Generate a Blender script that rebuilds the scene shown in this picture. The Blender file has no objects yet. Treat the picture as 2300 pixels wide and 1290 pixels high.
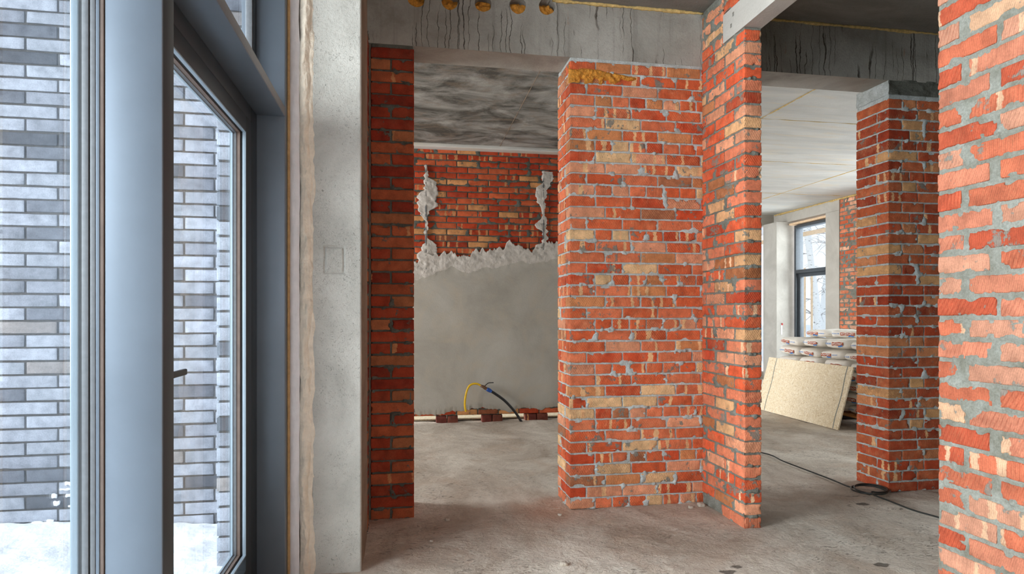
import bpy, math, random
import numpy as np
from mathutils import Vector, Matrix

SC = bpy.context.scene
COL = SC.collection

# ------------------------------------------------------------------ camera
YAW = math.atan(250 / 1427)
cam = bpy.data.cameras.new('camera')
cam.sensor_width = 36
cam.lens = 1427 * 36 / 2300
cam.shift_y = 59 / 2300
cam.clip_start = 0.02
cam_o = bpy.data.objects.new('camera', cam)
cam_o.location = (0, 0, 1.35)
cam_o.rotation_euler = (math.pi / 2, 0, -YAW)
COL.objects.link(cam_o)
SC.camera = cam_o

# ------------------------------------------------------------------ world, exposure, daylight
wd = bpy.data.worlds.new('overcast_sky')
SC.world = wd
wd.use_nodes = True
wn = wd.node_tree
bg = wn.nodes['Background']
wtc = wn.nodes.new('ShaderNodeTexCoord')
wsep = wn.nodes.new('ShaderNodeSeparateXYZ')
wr = wn.nodes.new('ShaderNodeValToRGB')
wn.links.new(wtc.outputs['Generated'], wsep.inputs[0])
wn.links.new(wsep.outputs['Z'], wr.inputs[0])
wr.color_ramp.elements[0].position = 0.0
wr.color_ramp.elements[0].color = (0.95, 0.97, 1.0, 1)
wr.color_ramp.elements[1].position = 0.6
wr.color_ramp.elements[1].color = (0.80, 0.88, 1.0, 1)
wn.links.new(wr.outputs[0], bg.inputs['Color'])
bg.inputs['Strength'].default_value = 1.25
vs = SC.view_settings
vs.view_transform = 'Standard'
vs.look = 'None'
vs.gamma = 1.0
vs.use_curve_mapping = False
vs.exposure = 0.0
SC.cycles.use_denoising = True
SC.cycles.max_bounces = 10
SC.cycles.diffuse_bounces = 6
SC.cycles.transparent_max_bounces = 12
SC.cycles.sample_clamp_indirect = 6.0


def area(name, loc, aim, sx, sy, power, color=(1, 1, 1), spread=180):
    l = bpy.data.lights.new(name, 'AREA')
    l.shape = 'RECTANGLE'
    l.size, l.size_y = sx, sy
    l.energy = power
    l.color = color
    l.spread = math.radians(spread)
    o = bpy.data.objects.new(name, l)
    o.location = loc
    o.rotation_euler = Vector(aim).to_track_quat('-Z', 'Y').to_euler()
    COL.objects.link(o)
    return o


DAY = (0.97, 0.985, 1.0)
# overcast daylight on the glazed fronts, plus added fill for rear, side and far rooms
area('daylight_yard', (-4.6, 0.6, 2.4), (1, 0.06, -0.15), 5.4, 3.2, 600, DAY, 112)
area('daylight_street', (9.6, 8.6, 2.4), (-1, 0, -0.1), 7.0, 3.2, 850, DAY)
area('rear_fill_lamp', (1.0, -4.5, 1.75), (0.05, 1, 0), 2.0, 2.6, 45, DAY)  # added fill lamp behind the camera, no window known there
area('side_room_fill', (-4.5, 6.0, 1.9), (1, 0.1, 0.05), 1.9, 1.9, 260, DAY)  # added fill lamp for the rear room, its opening is unseen
area('far_side_fill', (-4.6, 10.3, 1.9), (1, -0.12, 0.03), 3.0, 2.8, 700, DAY)  # added fill lamp for the chipboard and far room, behind an assumed side opening


# ------------------------------------------------------------------ numeric helpers
def srgb(r, g, b):
    f = lambda c: (c / 255 / 12.92) if c / 255 <= 0.04045 else ((c / 255 + 0.055) / 1.055) ** 2.4
    return (f(r), f(g), f(b))


def _hash(ix, iy, iz, seed):
    h = (ix * 374761393 + iy * 668265263 + iz * 1442695041 + seed * 1274126177) & 0xFFFFFFFF
    h = ((h ^ (h >> 13)) * 1274126177) & 0xFFFFFFFF
    h = h ^ (h >> 16)
    return (h & 0xFFFFFF) / float(0xFFFFFF)


def vnoise(p, scale=1.0, seed=0):
    p = np.asarray(p, float) * np.asarray(scale, float)
    i = np.floor(p).astype(np.int64)
    f = p - i
    f = f * f * (3 - 2 * f)
    out = 0
    for dx in (0, 1):
        for dy in (0, 1):
            for dz in (0, 1):
                w = (f[..., 0] if dx else 1 - f[..., 0]) * (f[..., 1] if dy else 1 - f[..., 1]) * (f[..., 2] if dz else 1 - f[..., 2])
                out = out + w * _hash(i[..., 0] + dx, i[..., 1] + dy, i[..., 2] + dz, seed)
    return out


def fbm(p, scale=1.0, seed=0, octv=3):
    a, t, s = 0.5, 0, 0
    for k in range(octv):
        t = t + a * vnoise(p, np.asarray(scale, float) * 2 ** k, seed + k)
        s += a
        a *= 0.5
    return t / s


def sstep(a, b, x):
    t = np.clip((x - a) / (b - a), 0, 1)
    return t * t * (3 - 2 * t)


class Acc:
    """collects vertices, quads, material slots and per-vertex attributes of one mesh"""

    def __init__(self):
        self.V, self.F, self.M, self.A, self.B = [], [], [], [], []
        self.n = 0

    def add(self, V, F, mi=0, a=None, b=None):
        V = np.asarray(V, float)
        F = np.asarray(F, np.int64)
        self.V.append(V)
        self.F.append(F + self.n)
        self.M.append(np.full(len(F), mi, np.int32))
        self.A.append(np.zeros((len(V), 4)) if a is None else a)
        self.B.append(np.zeros((len(V), 3)) if b is None else b)
        self.n += len(V)

    def build(self, name, mats, parent=None, origin=(0, 0, 0), smooth=True, attrs=False):
        V = np.concatenate(self.V) - np.asarray(origin, float)
        F = np.concatenate(self.F)
        me = bpy.data.meshes.new(name)
        me.vertices.add(len(V))
        me.vertices.foreach_set('co', V.astype(np.float32).ravel())
        me.loops.add(len(F) * 4)
        me.polygons.add(len(F))
        me.loops.foreach_set('vertex_index', F.astype(np.int32).ravel())
        me.polygons.foreach_set('loop_start', np.arange(0, len(F) * 4, 4, dtype=np.int32))
        me.polygons.foreach_set('material_index', np.concatenate(self.M))
        me.polygons.foreach_set('use_smooth', np.full(len(F), smooth, bool))
        me.update(calc_edges=True)
        if attrs:
            a = me.attributes.new('bcol', 'FLOAT_COLOR', 'POINT')
            a.data.foreach_set('color', np.concatenate(self.A).astype(np.float32).ravel())
            a = me.attributes.new('bloc', 'FLOAT_VECTOR', 'POINT')
            a.data.foreach_set('vector', np.concatenate(self.B).astype(np.float32).ravel())
        me.validate()
        for m in (mats if isinstance(mats, (list, tuple)) else [mats]):
            me.materials.append(m)
        o = bpy.data.objects.new(name, me)
        o.location = origin
        COL.objects.link(o)
        if parent is not None:
            o.parent = parent
            o.location = Vector(origin) - abs_loc(parent)
        return o


def abs_loc(o):
    v = Vector((0, 0, 0))
    while o is not None:
        v = v + o.location
        o = o.parent
    return v


def tag(o, label=None, cat=None, group=None, kind=None):
    if label: o['label'] = label
    if cat: o['category'] = cat
    if group: o['group'] = group
    if kind: o['kind'] = kind
    return o


def empty(name, loc=(0, 0, 0)):
    o = bpy.data.objects.new(name, None)
    o.location = loc
    o.empty_display_size = 0.1
    COL.objects.link(o)
    return o


_T = {}


def shell(nx, ny, nz):
    k = (nx, ny, nz)
    if k not in _T:
        idx, pts = {}, []
        for i in range(nx + 1):
            for j in range(ny + 1):
                for l in range(nz + 1):
                    if i in (0, nx) or j in (0, ny) or l in (0, nz):
                        idx[i, j, l] = len(pts)
                        pts.append((i, j, l))
        F = []
        for j in range(ny):
            for l in range(nz):
                F.append([idx[0, j, l], idx[0, j, l + 1], idx[0, j + 1, l + 1], idx[0, j + 1, l]])
                F.append([idx[nx, j, l], idx[nx, j + 1, l], idx[nx, j + 1, l + 1], idx[nx, j, l + 1]])
        for i in range(nx):
            for l in range(nz):
                F.append([idx[i, 0, l], idx[i + 1, 0, l], idx[i + 1, 0, l + 1], idx[i, 0, l + 1]])
                F.append([idx[i, ny, l], idx[i, ny, l + 1], idx[i + 1, ny, l + 1], idx[i + 1, ny, l]])
        for i in range(nx):
            for j in range(ny):
                F.append([idx[i, j, 0], idx[i, j + 1, 0], idx[i + 1, j + 1, 0], idx[i + 1, j, 0]])
                F.append([idx[i, j, nz], idx[i + 1, j, nz], idx[i + 1, j + 1, nz], idx[i, j + 1, nz]])
        _T[k] = (np.array(pts), np.array(F))
    return _T[k]


def lines(h, r, step):
    n = max(1, int(round((2 * h - 2 * r) / step)))
    return np.concatenate([[-h, -h + 0.4 * r], np.linspace(-h + r, h - r, n + 1), [h - 0.4 * r, h]])


def rbox(c, half, r=0.004, step=1e9):
    """rounded box shell: vertices, quads, and outward directions"""
    L = [lines(half[k], min(r, half[k] * 0.6), step) for k in range(3)]
    P, F = shell(len(L[0]) - 1, len(L[1]) - 1, len(L[2]) - 1)
    p = np.stack([L[k][P[:, k]] for k in range(3)], 1)
    rr = np.array([min(r, half[k] * 0.6) for k in range(3)])
    q = np.clip(p, -np.asarray(half) + rr, np.asarray(half) - rr)
    d = p - q
    ln = np.linalg.norm(d, axis=1, keepdims=True)
    nrm = d / np.maximum(ln, 1e-9)
    return q + nrm * rr.min(), F, nrm, p


def box(A, x0, x1, y0, y1, z0, z1, mi=0, r=0.002):
    c = np.array([(x0 + x1) / 2, (y0 + y1) / 2, (z0 + z1) / 2])
    h = np.array([abs(x1 - x0) / 2, abs(y1 - y0) / 2, abs(z1 - z0) / 2])
    v, F, _, _ = rbox(c, h, r)
    A.add(v + c, F, mi)


def flatbox(A, x0, x1, y0, y1, z0, z1, mi=0):
    V = [(x, y, z) for x in (x0, x1) for y in (y0, y1) for z in (z0, z1)]
    F = [[0, 1, 3, 2], [4, 6, 7, 5], [0, 4, 5, 1], [2, 3, 7, 6], [0, 2, 6, 4], [1, 5, 7, 3]]
    for f in F:
        A.add([V[i] for i in f], [[0, 1, 2, 3]], mi)


def gridF(nu, nv):
    i = np.arange(nu * nv).reshape(nu, nv)
    return np.stack([i[:-1, :-1], i[1:, :-1], i[1:, 1:], i[:-1, 1:]], -1).reshape(-1, 4)


def tube(A, pts, rad, seg=10, mi=0, cap=True):
    pts = [Vector(p) for p in pts]
    n = len(pts)
    rads = rad if isinstance(rad, (list, tuple)) else [rad] * n
    V, prev = [], None
    for i, p in enumerate(pts):
        t = (pts[min(i + 1, n - 1)] - pts[max(i - 1, 0)]).normalized()
        if prev is None:
            u = t.orthogonal().normalized()
        else:
            u = (prev - t * prev.dot(t)).normalized()
        prev = u
        w = t.cross(u)
        for k in range(seg):
            a = 2 * math.pi * k / seg
            V.append(p + (u * math.cos(a) + w * math.sin(a)) * rads[i])
    F = []
    for i in range(n - 1):
        for k in range(seg):
            F.append([i * seg + k, i * seg + (k + 1) % seg, (i + 1) * seg + (k + 1) % seg, (i + 1) * seg + k])
    if cap:
        for base, pp in ((0, pts[0]), ((n - 1) * seg, pts[-1])):
            ci = len(V)
            V.append(pp)
            for k in range(0, seg, 2):
                F.append([base + k, base + (k + 1) % seg, base + (k + 2) % seg, ci])
    A.add([tuple(v) for v in V], F, mi)


def spline(pts, n=8):
    P = [Vector(p) for p in pts]
    P = [P[0]] + P + [P[-1]]
    out = []
    for i in range(1, len(P) - 2):
        for k in range(n):
            t = k / n
            a, b, c, d = P[i - 1], P[i], P[i + 1], P[i + 2]
            out.append(0.5 * ((2 * b) + (c - a) * t + (2 * a - 5 * b + 4 * c - d) * t * t + (3 * b - a - 3 * c + d) * t ** 3))
    out.append(P[-2])
    return out


# ------------------------------------------------------------------ materials
def newmat(name, rough=0.8, color=(0.5, 0.5, 0.5), metal=0.0, spec=0.5):
    m = bpy.data.materials.new(name)
    m.use_nodes = True
    b = m.node_tree.nodes['Principled BSDF']
    b.inputs['Roughness'].default_value = rough
    b.inputs['Base Color'].default_value = (*color, 1)
    b.inputs['Metallic'].default_value = metal
    b.inputs['Specular IOR Level'].default_value = spec
    return m, m.node_tree, b


def nd(nt, typ, props=None, **ins):
    n = nt.nodes.new(typ)
    for k, v in (props or {}).items():
        setattr(n, k, v)
    for k, v in ins.items():
        key = int(k[1:]) if k[0] == '_' else k.replace('__', ' ')
        if isinstance(v, bpy.types.NodeSocket):
            nt.links.new(v, n.inputs[key])
        else:
            if isinstance(v, tuple) and len(v) == 3 and n.inputs[key].type == 'RGBA':
                v = (*v, 1)
            n.inputs[key].default_value = v
    return n


def noise(nt, vec, scale, detail=4, rough=0.55, dist=0.0):
    return nd(nt, 'ShaderNodeTexNoise', None, Vector=vec, Scale=scale, Detail=detail, Roughness=rough, Distortion=dist).outputs[0]


def ramp(nt, fac, stops, interp='LINEAR'):
    n = nt.nodes.new('ShaderNodeValToRGB')
    n.color_ramp.interpolation = interp
    el = n.color_ramp.elements
    while len(el) < len(stops):
        el.new(0.5)
    for e, (p, c) in zip(el, stops):
        e.position = p
        e.color = (*c, 1) if isinstance(c, tuple) else (c, c, c, 1)
    nt.links.new(fac, n.inputs[0])
    return n.outputs[0]


def mix(nt, fac, a, b, mode='MIX'):
    n = nt.nodes.new('ShaderNodeMix')
    n.data_type = 'RGBA'
    n.blend_type = mode
    for s, v in ((n.inputs[0], fac), (n.inputs[6], a), (n.inputs[7], b)):
        if isinstance(v, bpy.types.NodeSocket):
            nt.links.new(v, s)
        elif isinstance(v, tuple):
            s.default_value = (*v, 1)
        else:
            s.default_value = v
    return n.outputs[2]


def mth(nt, op, a, b=0.0, c=None):
    n = nt.nodes.new('ShaderNodeMath')
    n.operation = op
    for i, v in enumerate((a, b) if c is None else (a, b, c)):
        if isinstance(v, bpy.types.NodeSocket):
            nt.links.new(v, n.inputs[i])
        else:
            n.inputs[i].default_value = v
    return n.outputs[0]


def bump(nt, bsdf, h, dist=0.01, strength=1.0, normal=None):
    n = nt.nodes.new('ShaderNodeBump')
    n.inputs['Strength'].default_value = strength
    n.inputs['Distance'].default_value = dist
    nt.links.new(h, n.inputs['Height'])
    if normal is not None:
        nt.links.new(normal, n.inputs['Normal'])
    if bsdf is not None:
        nt.links.new(n.outputs[0], bsdf.inputs['Normal'])
    return n.outputs[0]


def pos(nt, scale=None, obj=False):
    if obj:
        o = nt.nodes.new('ShaderNodeTexCoord').outputs['Object']
    else:
        o = nt.nodes.new('ShaderNodeNewGeometry').outputs['Position']
    if scale is None:
        return o
    n = nt.nodes.new('ShaderNodeVectorMath')
    n.operation = 'MULTIPLY'
    nt.links.new(o, n.inputs[0])
    n.inputs[1].default_value = scale
    return n.outputs[0]


def brick_mat(name, mortar, band=srgb(226, 178, 130), smear=0.62, white=0.71, comb=0.0012, pitch=0.0110, cross=0.0, ridges=0.6):
    m, nt, b = newmat(name, 0.88, spec=0.25)
    P = pos(nt)
    ac = nd(nt, 'ShaderNodeAttribute', {'attribute_name': 'bcol'})
    al = nd(nt, 'ShaderNodeAttribute', {'attribute_name': 'bloc'})
    sp = nd(nt, 'ShaderNodeSeparateXYZ', None, Vector=al.outputs['Vector'])
    lx, ph, ca = sp.outputs[0], sp.outputs[1], sp.outputs[2]
    # kiln bands across the brick
    bv = nd(nt, 'ShaderNodeCombineXYZ', None, X=mth(nt, 'MULTIPLY', lx, 19.0)).outputs[0]
    wob = noise(nt, P, 45, 2)
    bn = noise(nt, nd(nt, 'ShaderNodeVectorMath', {'operation': 'ADD'}, _0=bv, _1=nd(nt, 'ShaderNodeCombineXYZ', None, X=mth(nt, 'MULTIPLY', wob, 0.7)).outputs[0]).outputs[0], 1.0, 0)
    bandf = mth(nt, 'MULTIPLY', ramp(nt, bn, [(0.58, 0.0), (0.61, 1.0)]), ac.outputs['Alpha'])
    c = mix(nt, bandf, ac.outputs['Color'], band)
    big = ramp(nt, noise(nt, P, 16, 5), [(0.3, 0.72), (0.5, 1.0), (0.72, 1.25)])
    c = mix(nt, 1.0, c, big, 'MULTIPLY')
    fine = ramp(nt, noise(nt, P, 160, 4, 0.7), [(0.3, 0.8), (0.6, 1.1)])
    c = mix(nt, 1.0, c, fine, 'MULTIPLY')
    # comb strokes
    wv = mth(nt, 'ADD', mth(nt, 'MULTIPLY', ph, 2 * math.pi / pitch), mth(nt, 'MULTIPLY', noise(nt, P, 30, 3), 3.2))
    st = mth(nt, 'MULTIPLY', mth(nt, 'ADD', mth(nt, 'MULTIPLY', mth(nt, 'SINE', wv), 0.5), 0.5), ca)
    brk = ramp(nt, noise(nt, P, 38, 2), [(0.30, 0.3), (0.46, 1.0)])
    st = mth(nt, 'MULTIPLY', st, brk)
    ridge = mth(nt, 'MULTIPLY', ramp(nt, st, [(0.0, 0.0), (0.06, ridges), (0.35, 0.0)]), ramp(nt, ca, [(0.1, 0.0), (0.4, 1.0)]))
    c = mix(nt, mth(nt, 'MULTIPLY', ridge, ramp(nt, noise(nt, P, 13, 4), [(0.42, 0.1), (0.6, 1.0)])), c, srgb(226, 166, 122))
    groove_shade = ramp(nt, st, [(0.55, 0.0), (0.9, 0.55)])  # comb grooves darkened in the base colour to stand for shade
    c = mix(nt, groove_shade, c, srgb(116, 44, 26))
    # mortar smears and lime bloom
    sm = ramp(nt, mth(nt, 'ADD', noise(nt, P, 11, 6, 0.65), mth(nt, 'MULTIPLY', noise(nt, P, 90, 3), 0.12)), [(smear, 0.0), (smear + 0.035, 0.9)])
    c = mix(nt, sm, c, mix(nt, noise(nt, P, 70, 3), tuple(x * 0.45 for x in mortar), mortar))
    wh = ramp(nt, noise(nt, P, 7.3, 8, 0.72), [(white, 0.0), (white + 0.06, 0.75)])
    c = mix(nt, wh, c, srgb(222, 208, 200))
    nt.links.new(c, b.inputs['Base Color'])
    h = mth(nt, 'MULTIPLY', st, -comb)
    h = mth(nt, 'ADD', h, mth(nt, 'MULTIPLY', noise(nt, P, 110, 6, 0.7), 0.0022))
    h = mth(nt, 'ADD', h, mth(nt, 'MULTIPLY', noise(nt, P, 28, 4), 0.003))
    h = mth(nt, 'ADD', h, mth(nt, 'MULTIPLY', sm, 0.0015))
    if cross > 0:
        w2 = mth(nt, 'SINE', mth(nt, 'ADD', mth(nt, 'MULTIPLY', lx, 2 * math.pi / 0.017), mth(nt, 'MULTIPLY', noise(nt, P, 35, 3), 6.0)))
        w3 = mth(nt, 'SINE', mth(nt, 'MULTIPLY', ph, 2 * math.pi / 0.014))
        h = mth(nt, 'ADD', h, mth(nt, 'MULTIPLY', mth(nt, 'MULTIPLY', w2, w3), cross))
    bump(nt, b, h, 1.0)
    return m


def mortar_mat(name, c1, c2, lime=0.7):
    m, nt, b = newmat(name, 0.95, spec=0.2)
    P = pos(nt)
    c = mix(nt, ramp(nt, noise(nt, P, 9, 6, 0.7), [(0.35, 0.0), (0.65, 1.0)]), c1, c2)
    c = mix(nt, ramp(nt, noise(nt, P, 120, 4, 0.7), [(0.35, 0.35), (0.6, 0.0)]), c, tuple(x * 0.35 for x in c1))
    c = mix(nt, ramp(nt, noise(nt, P, 21, 6, 0.7), [(lime, 0.0), (lime + 0.08, 0.7)]), c, srgb(205, 210, 210))
    nt.links.new(c, b.inputs['Base Color'])
    h = mth(nt, 'ADD', mth(nt, 'MULTIPLY', noise(nt, P, 130, 5, 0.7), 0.003), mth(nt, 'MULTIPLY', noise(nt, P, 40, 5, 0.6), 0.006))
    bump(nt, b, h, 1.0)
    return m


def concrete(name, c1, c2, dark, speck=0.5, streak=0.0, patch=(2.2, 2.2, 2.2), bumpd=0.004, warm=None, scr=0.25, rough=0.85, seam=None, rust=0.0, lo=0.35, hi=0.68):
    m, nt, b = newmat(name, rough, spec=0.3)
    P = pos(nt)
    Ps = pos(nt, patch)
    c = mix(nt, ramp(nt, noise(nt, Ps, 1.0, 8, 0.66, 0.6), [(lo, 0.0), (hi, 1.0)]), c1, c2)
    if warm is not None:
        c = mix(nt, ramp(nt, noise(nt, Ps, 2.3, 6, 0.6, 0.8), [(0.5, 0.0), (0.72, 0.7)]), c, warm)
    # short dark flecks and trowel scratches
    fl = ramp(nt, noise(nt, P, 95, 5, 0.75, 1.6), [(0.30, speck), (0.42, 0.0)])
    fl = mth(nt, 'MULTIPLY', fl, ramp(nt, noise(nt, P, 3.1, 3), [(0.35, 0.2), (0.62, 1.0)]))
    c = mix(nt, fl, c, dark)
    sc = ramp(nt, noise(nt, P, 30, 3, 0.5, 3.5), [(0.485, 0.0), (0.5, scr), (0.515, 0.0)])
    sc = mth(nt, 'MULTIPLY', sc, ramp(nt, noise(nt, P, 4.3, 2), [(0.52, 0.0), (0.62, 1.0)]))
    c = mix(nt, sc, c, dark)
    h = mth(nt, 'MULTIPLY', noise(nt, P, 60, 6, 0.65), bumpd)
    h = mth(nt, 'SUBTRACT', h, mth(nt, 'MULTIPLY', fl, bumpd * 0.5))
    if streak > 0:
        # drip cracks running down the face
        wob = mth(nt, 'MULTIPLY', mth(nt, 'SUBTRACT', noise(nt, pos(nt, (5, 1, 5)), 1.6, 4), 0.5), 0.07)
        sx = nd(nt, 'ShaderNodeSeparateXYZ', None, Vector=P)
        Pv = nd(nt, 'ShaderNodeCombineXYZ', None, X=mth(nt, 'MULTIPLY', mth(nt, 'ADD', sx.outputs[0], wob), 17.0), Y=mth(nt, 'MULTIPLY', sx.outputs[2], 0.25)).outputs[0]
        v = nd(nt, 'ShaderNodeTexVoronoi', {'feature': 'DISTANCE_TO_EDGE', 'voronoi_dimensions': '2D'}, Vector=Pv, Scale=1.0).outputs['Distance']
        cr = ramp(nt, v, [(0.010, 1.0), (0.035, 0.0)])
        cr = mth(nt, 'MULTIPLY', cr, ramp(nt, noise(nt, pos(nt, (6, 1, 2.2)), 1.0, 3), [(0.47, 0.0), (0.56, streak)]))
        upr = mth(nt, 'ABSOLUTE', nd(nt, 'ShaderNodeSeparateXYZ', None, Vector=nt.nodes.new('ShaderNodeNewGeometry').outputs['Normal']).outputs[1])
        cr = mth(nt, 'MULTIPLY', cr, upr)
        c = mix(nt, cr, c, srgb(58, 50, 42))
        st = mth(nt, 'MULTIPLY', upr, ramp(nt, noise(nt, pos(nt, (26, 2, 0.7)), 1.0, 3), [(0.56, 0.0), (0.75, 0.4)]))
        c = mix(nt, st, c, tuple(x * 0.55 for x in c1))
        h = mth(nt, 'SUBTRACT', h, mth(nt, 'MULTIPLY', cr, 0.004))
    if rust > 0:
        rs = ramp(nt, noise(nt, pos(nt, (14, 3, 5)), 1.0, 5, 0.7), [(0.66, 0.0), (0.73, rust)])
        c = mix(nt, rs, c, srgb(150, 96, 56))
    nt.links.new(c, b.inputs['Base Color'])
    bump(nt, b, h, 1.0)
    return m


def plain(name, col, rough=0.6, metal=0.0, bumpd=0.0, var=0.12, scale=20, spec=0.4):
    m, nt, b = newmat(name, rough, col, metal, spec)
    P = pos(nt, obj=True)
    f = ramp(nt, noise(nt, P, scale, 5), [(0.3, 1 - var), (0.7, 1 + var)])
    nt.links.new(mix(nt, 1.0, col, f, 'MULTIPLY'), b.inputs['Base Color'])
    if bumpd:
        bump(nt, b, noise(nt, P, scale * 2.5, 5), bumpd)
    return m


MORTAR_C = srgb(142, 142, 132)
M = {}
M['mortar'] = mortar_mat('pillar_mortar', srgb(164, 169, 165), srgb(206, 213, 212), 0.56)
M['mortar_near'] = mortar_mat('near_mortar', srgb(112, 110, 98), srgb(146, 148, 140), 0.72)
M['mortar_dark'] = mortar_mat('shaded_mortar', srgb(84, 84, 76), srgb(112, 114, 106), 0.8)  # darker mortar copy, the shade put into its colour
M['brick'] = brick_mat('combed_brick', MORTAR_C, smear=0.665)
M['brick_near'] = brick_mat('rough_brick', srgb(138, 136, 126), srgb(192, 154, 124), smear=0.67, white=0.8, comb=0.0009, pitch=0.016, cross=0.0010, ridges=0.12)
M['brick_fin'] = brick_mat('partition_brick', srgb(150, 148, 136), srgb(236, 190, 150), smear=0.645, white=0.78, comb=0.0014, pitch=0.0105)
M['brick_plain'] = brick_mat('plain_brick', srgb(110, 108, 98), srgb(190, 130, 86), smear=0.70, white=0.75, comb=0.0005, pitch=0.009, ridges=0.15)
M['facade_brick'] = brick_mat('facade_brick', srgb(150, 150, 150), srgb(150, 150, 155), smear=0.9, white=0.86, comb=0.0, pitch=0.01)
M['facade_mortar'] = mortar_mat('facade_mortar', srgb(88, 85, 84), srgb(104, 101, 98), 0.9)
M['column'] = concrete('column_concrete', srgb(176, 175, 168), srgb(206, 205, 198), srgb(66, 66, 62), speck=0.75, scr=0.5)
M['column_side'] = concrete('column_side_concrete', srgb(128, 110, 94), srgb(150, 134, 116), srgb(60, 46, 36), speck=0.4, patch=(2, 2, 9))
M['beam'] = concrete('beam_concrete', srgb(140, 137, 129), srgb(176, 174, 166), srgb(62, 58, 52), speck=0.5, streak=0.95, rust=0.45)
M['ceiling_old'] = concrete('stained_slab', srgb(78, 76, 70), srgb(168, 166, 160), srgb(40, 40, 38), speck=0.4, patch=(2.0, 3.0, 3), warm=srgb(132, 116, 100), lo=0.40, hi=0.64)
M['ceiling_front'] = concrete('front_slab', srgb(112, 110, 104), srgb(138, 136, 130), srgb(60, 58, 54), patch=(1.6, 4, 3))
M['ceiling_far'] = concrete('pale_slab', srgb(186, 186, 182), srgb(214, 213, 208), srgb(110, 106, 100), speck=0.35, patch=(0.7, 3.2, 3), warm=srgb(214, 200, 176), scr=0.15)
M['plaster'] = concrete('grey_plaster', srgb(160, 155, 145), srgb(184, 180, 171), srgb(118, 111, 100), speck=0.15, patch=(1.3, 1.3, 1.3), bumpd=0.002, warm=srgb(182, 171, 154), scr=0.12)
M['daub'] = plain('rough_plaster', srgb(196, 190, 182), 0.9, bumpd=0.004, var=0.1, scale=30)
M['lintel'] = concrete('lintel_concrete', srgb(178, 174, 166), srgb(200, 196, 188), srgb(90, 84, 76), speck=0.35)


def floor_mat():
    m, nt, b = newmat('dusty_floor', 0.92, spec=0.2)
    P = pos(nt)
    c = mix(nt, ramp(nt, noise(nt, pos(nt, (1.4, 1.0, 1)), 1.0, 9, 0.68, 0.7), [(0.36, 0.0), (0.62, 1.0)]), srgb(182, 167, 151), srgb(226, 216, 202))
    c = mix(nt, ramp(nt, noise(nt, P, 2.3, 7, 0.62, 1.0), [(0.5, 0.0), (0.68, 0.75)]), c, srgb(200, 180, 161))
    sm = ramp(nt, noise(nt, pos(nt, (17, 30, 10)), 1.0, 6, 0.72, 2.2), [(0.33, 0.85), (0.46, 0.0)])
    sm = mth(nt, 'MULTIPLY', sm, ramp(nt, noise(nt, P, 1.7, 3), [(0.40, 0.25), (0.6, 1.0)]))
    c = mix(nt, sm, c, srgb(104, 90, 77))
    fk = ramp(nt, noise(nt, pos(nt, (1, 1.7, 1)), 62, 4, 0.7, 2.0), [(0.33, 0.5), (0.42, 0.0)])
    c = mix(nt, mth(nt, 'MULTIPLY', fk, ramp(nt, noise(nt, P, 2.6, 3), [(0.4, 0.2), (0.6, 1.0)])), c, srgb(112, 98, 84))
    # brick dust round the wide pillar
    dd = nd(nt, 'ShaderNodeVectorMath', {'operation': 'DISTANCE'}, _0=P, _1=(1.02, 4.22, 0)).outputs['Value']
    dd = mth(nt, 'ADD', dd, mth(nt, 'MULTIPLY', noise(nt, P, 5, 5), 0.30))
    c = mix(nt, ramp(nt, dd, [(0.25, 0.45), (0.50, 0.0)]), c, srgb(196, 138, 106))
    pale = ramp(nt, noise(nt, pos(nt, (7, 13, 5)), 1.0, 7, 0.7, 1.5), [(0.58, 0.0), (0.68, 0.6)])
    c = mix(nt, pale, c, srgb(224, 217, 205))
    # sawn joints in the screed
    s = nd(nt, 'ShaderNodeSeparateXYZ', None, Vector=P)
    jn = mth(nt, 'ABSOLUTE', mth(nt, 'ADD', mth(nt, 'SUBTRACT', s.outputs[0], 1.93), mth(nt, 'MULTIPLY', mth(nt, 'SUBTRACT', s.outputs[1], 3.6), -0.12)))
    jl = mth(nt, 'MULTIPLY', ramp(nt, jn, [(0.004, 0.6), (0.010, 0.0)]), ramp(nt, s.outputs[1], [(0.0, 1.0), (1.0, 1.0)]))
    c = mix(nt, mth(nt, 'MULTIPLY', jl, ramp(nt, noise(nt, P, 6, 2), [(0.45, 0.0), (0.6, 1.0)])), c, srgb(206, 196, 178))
    # damp spots
    for x, y, rr in ((1.69, 3.08, 0.05), (1.76, 3.13, 0.03), (3.22, 4.0, 0.055), (2.55, 3.02, 0.05), (3.4, 3.85, 0.02)):
        d = nd(nt, 'ShaderNodeVectorMath', {'operation': 'DISTANCE'}, _0=nd(nt, 'ShaderNodeVectorMath', {'operation': 'MULTIPLY'}, _0=P, _1=(1, 1.6, 0)).outputs[0], _1=(x, y * 1.6, 0)).outputs['Value']
        d = mth(nt, 'ADD', d, mth(nt, 'MULTIPLY', mth(nt, 'SUBTRACT', noise(nt, P, 25, 3), 0.5), 0.06))
        c = mix(nt, ramp(nt, d, [(rr * 0.8, 0.75), (rr, 0.0)]), c, srgb(52, 42, 34))
    nt.links.new(c, b.inputs['Base Color'])
    h = mth(nt, 'ADD', mth(nt, 'MULTIPLY', noise(nt, P, 45, 7, 0.7), 0.013), mth(nt, 'MULTIPLY', sm, -0.004))
    h = mth(nt, 'ADD', h, mth(nt, 'MULTIPLY', noise(nt, P, 7, 6, 0.6, 0.3), 0.035))
    bump(nt, b, h, 1.0)
    return m


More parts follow.
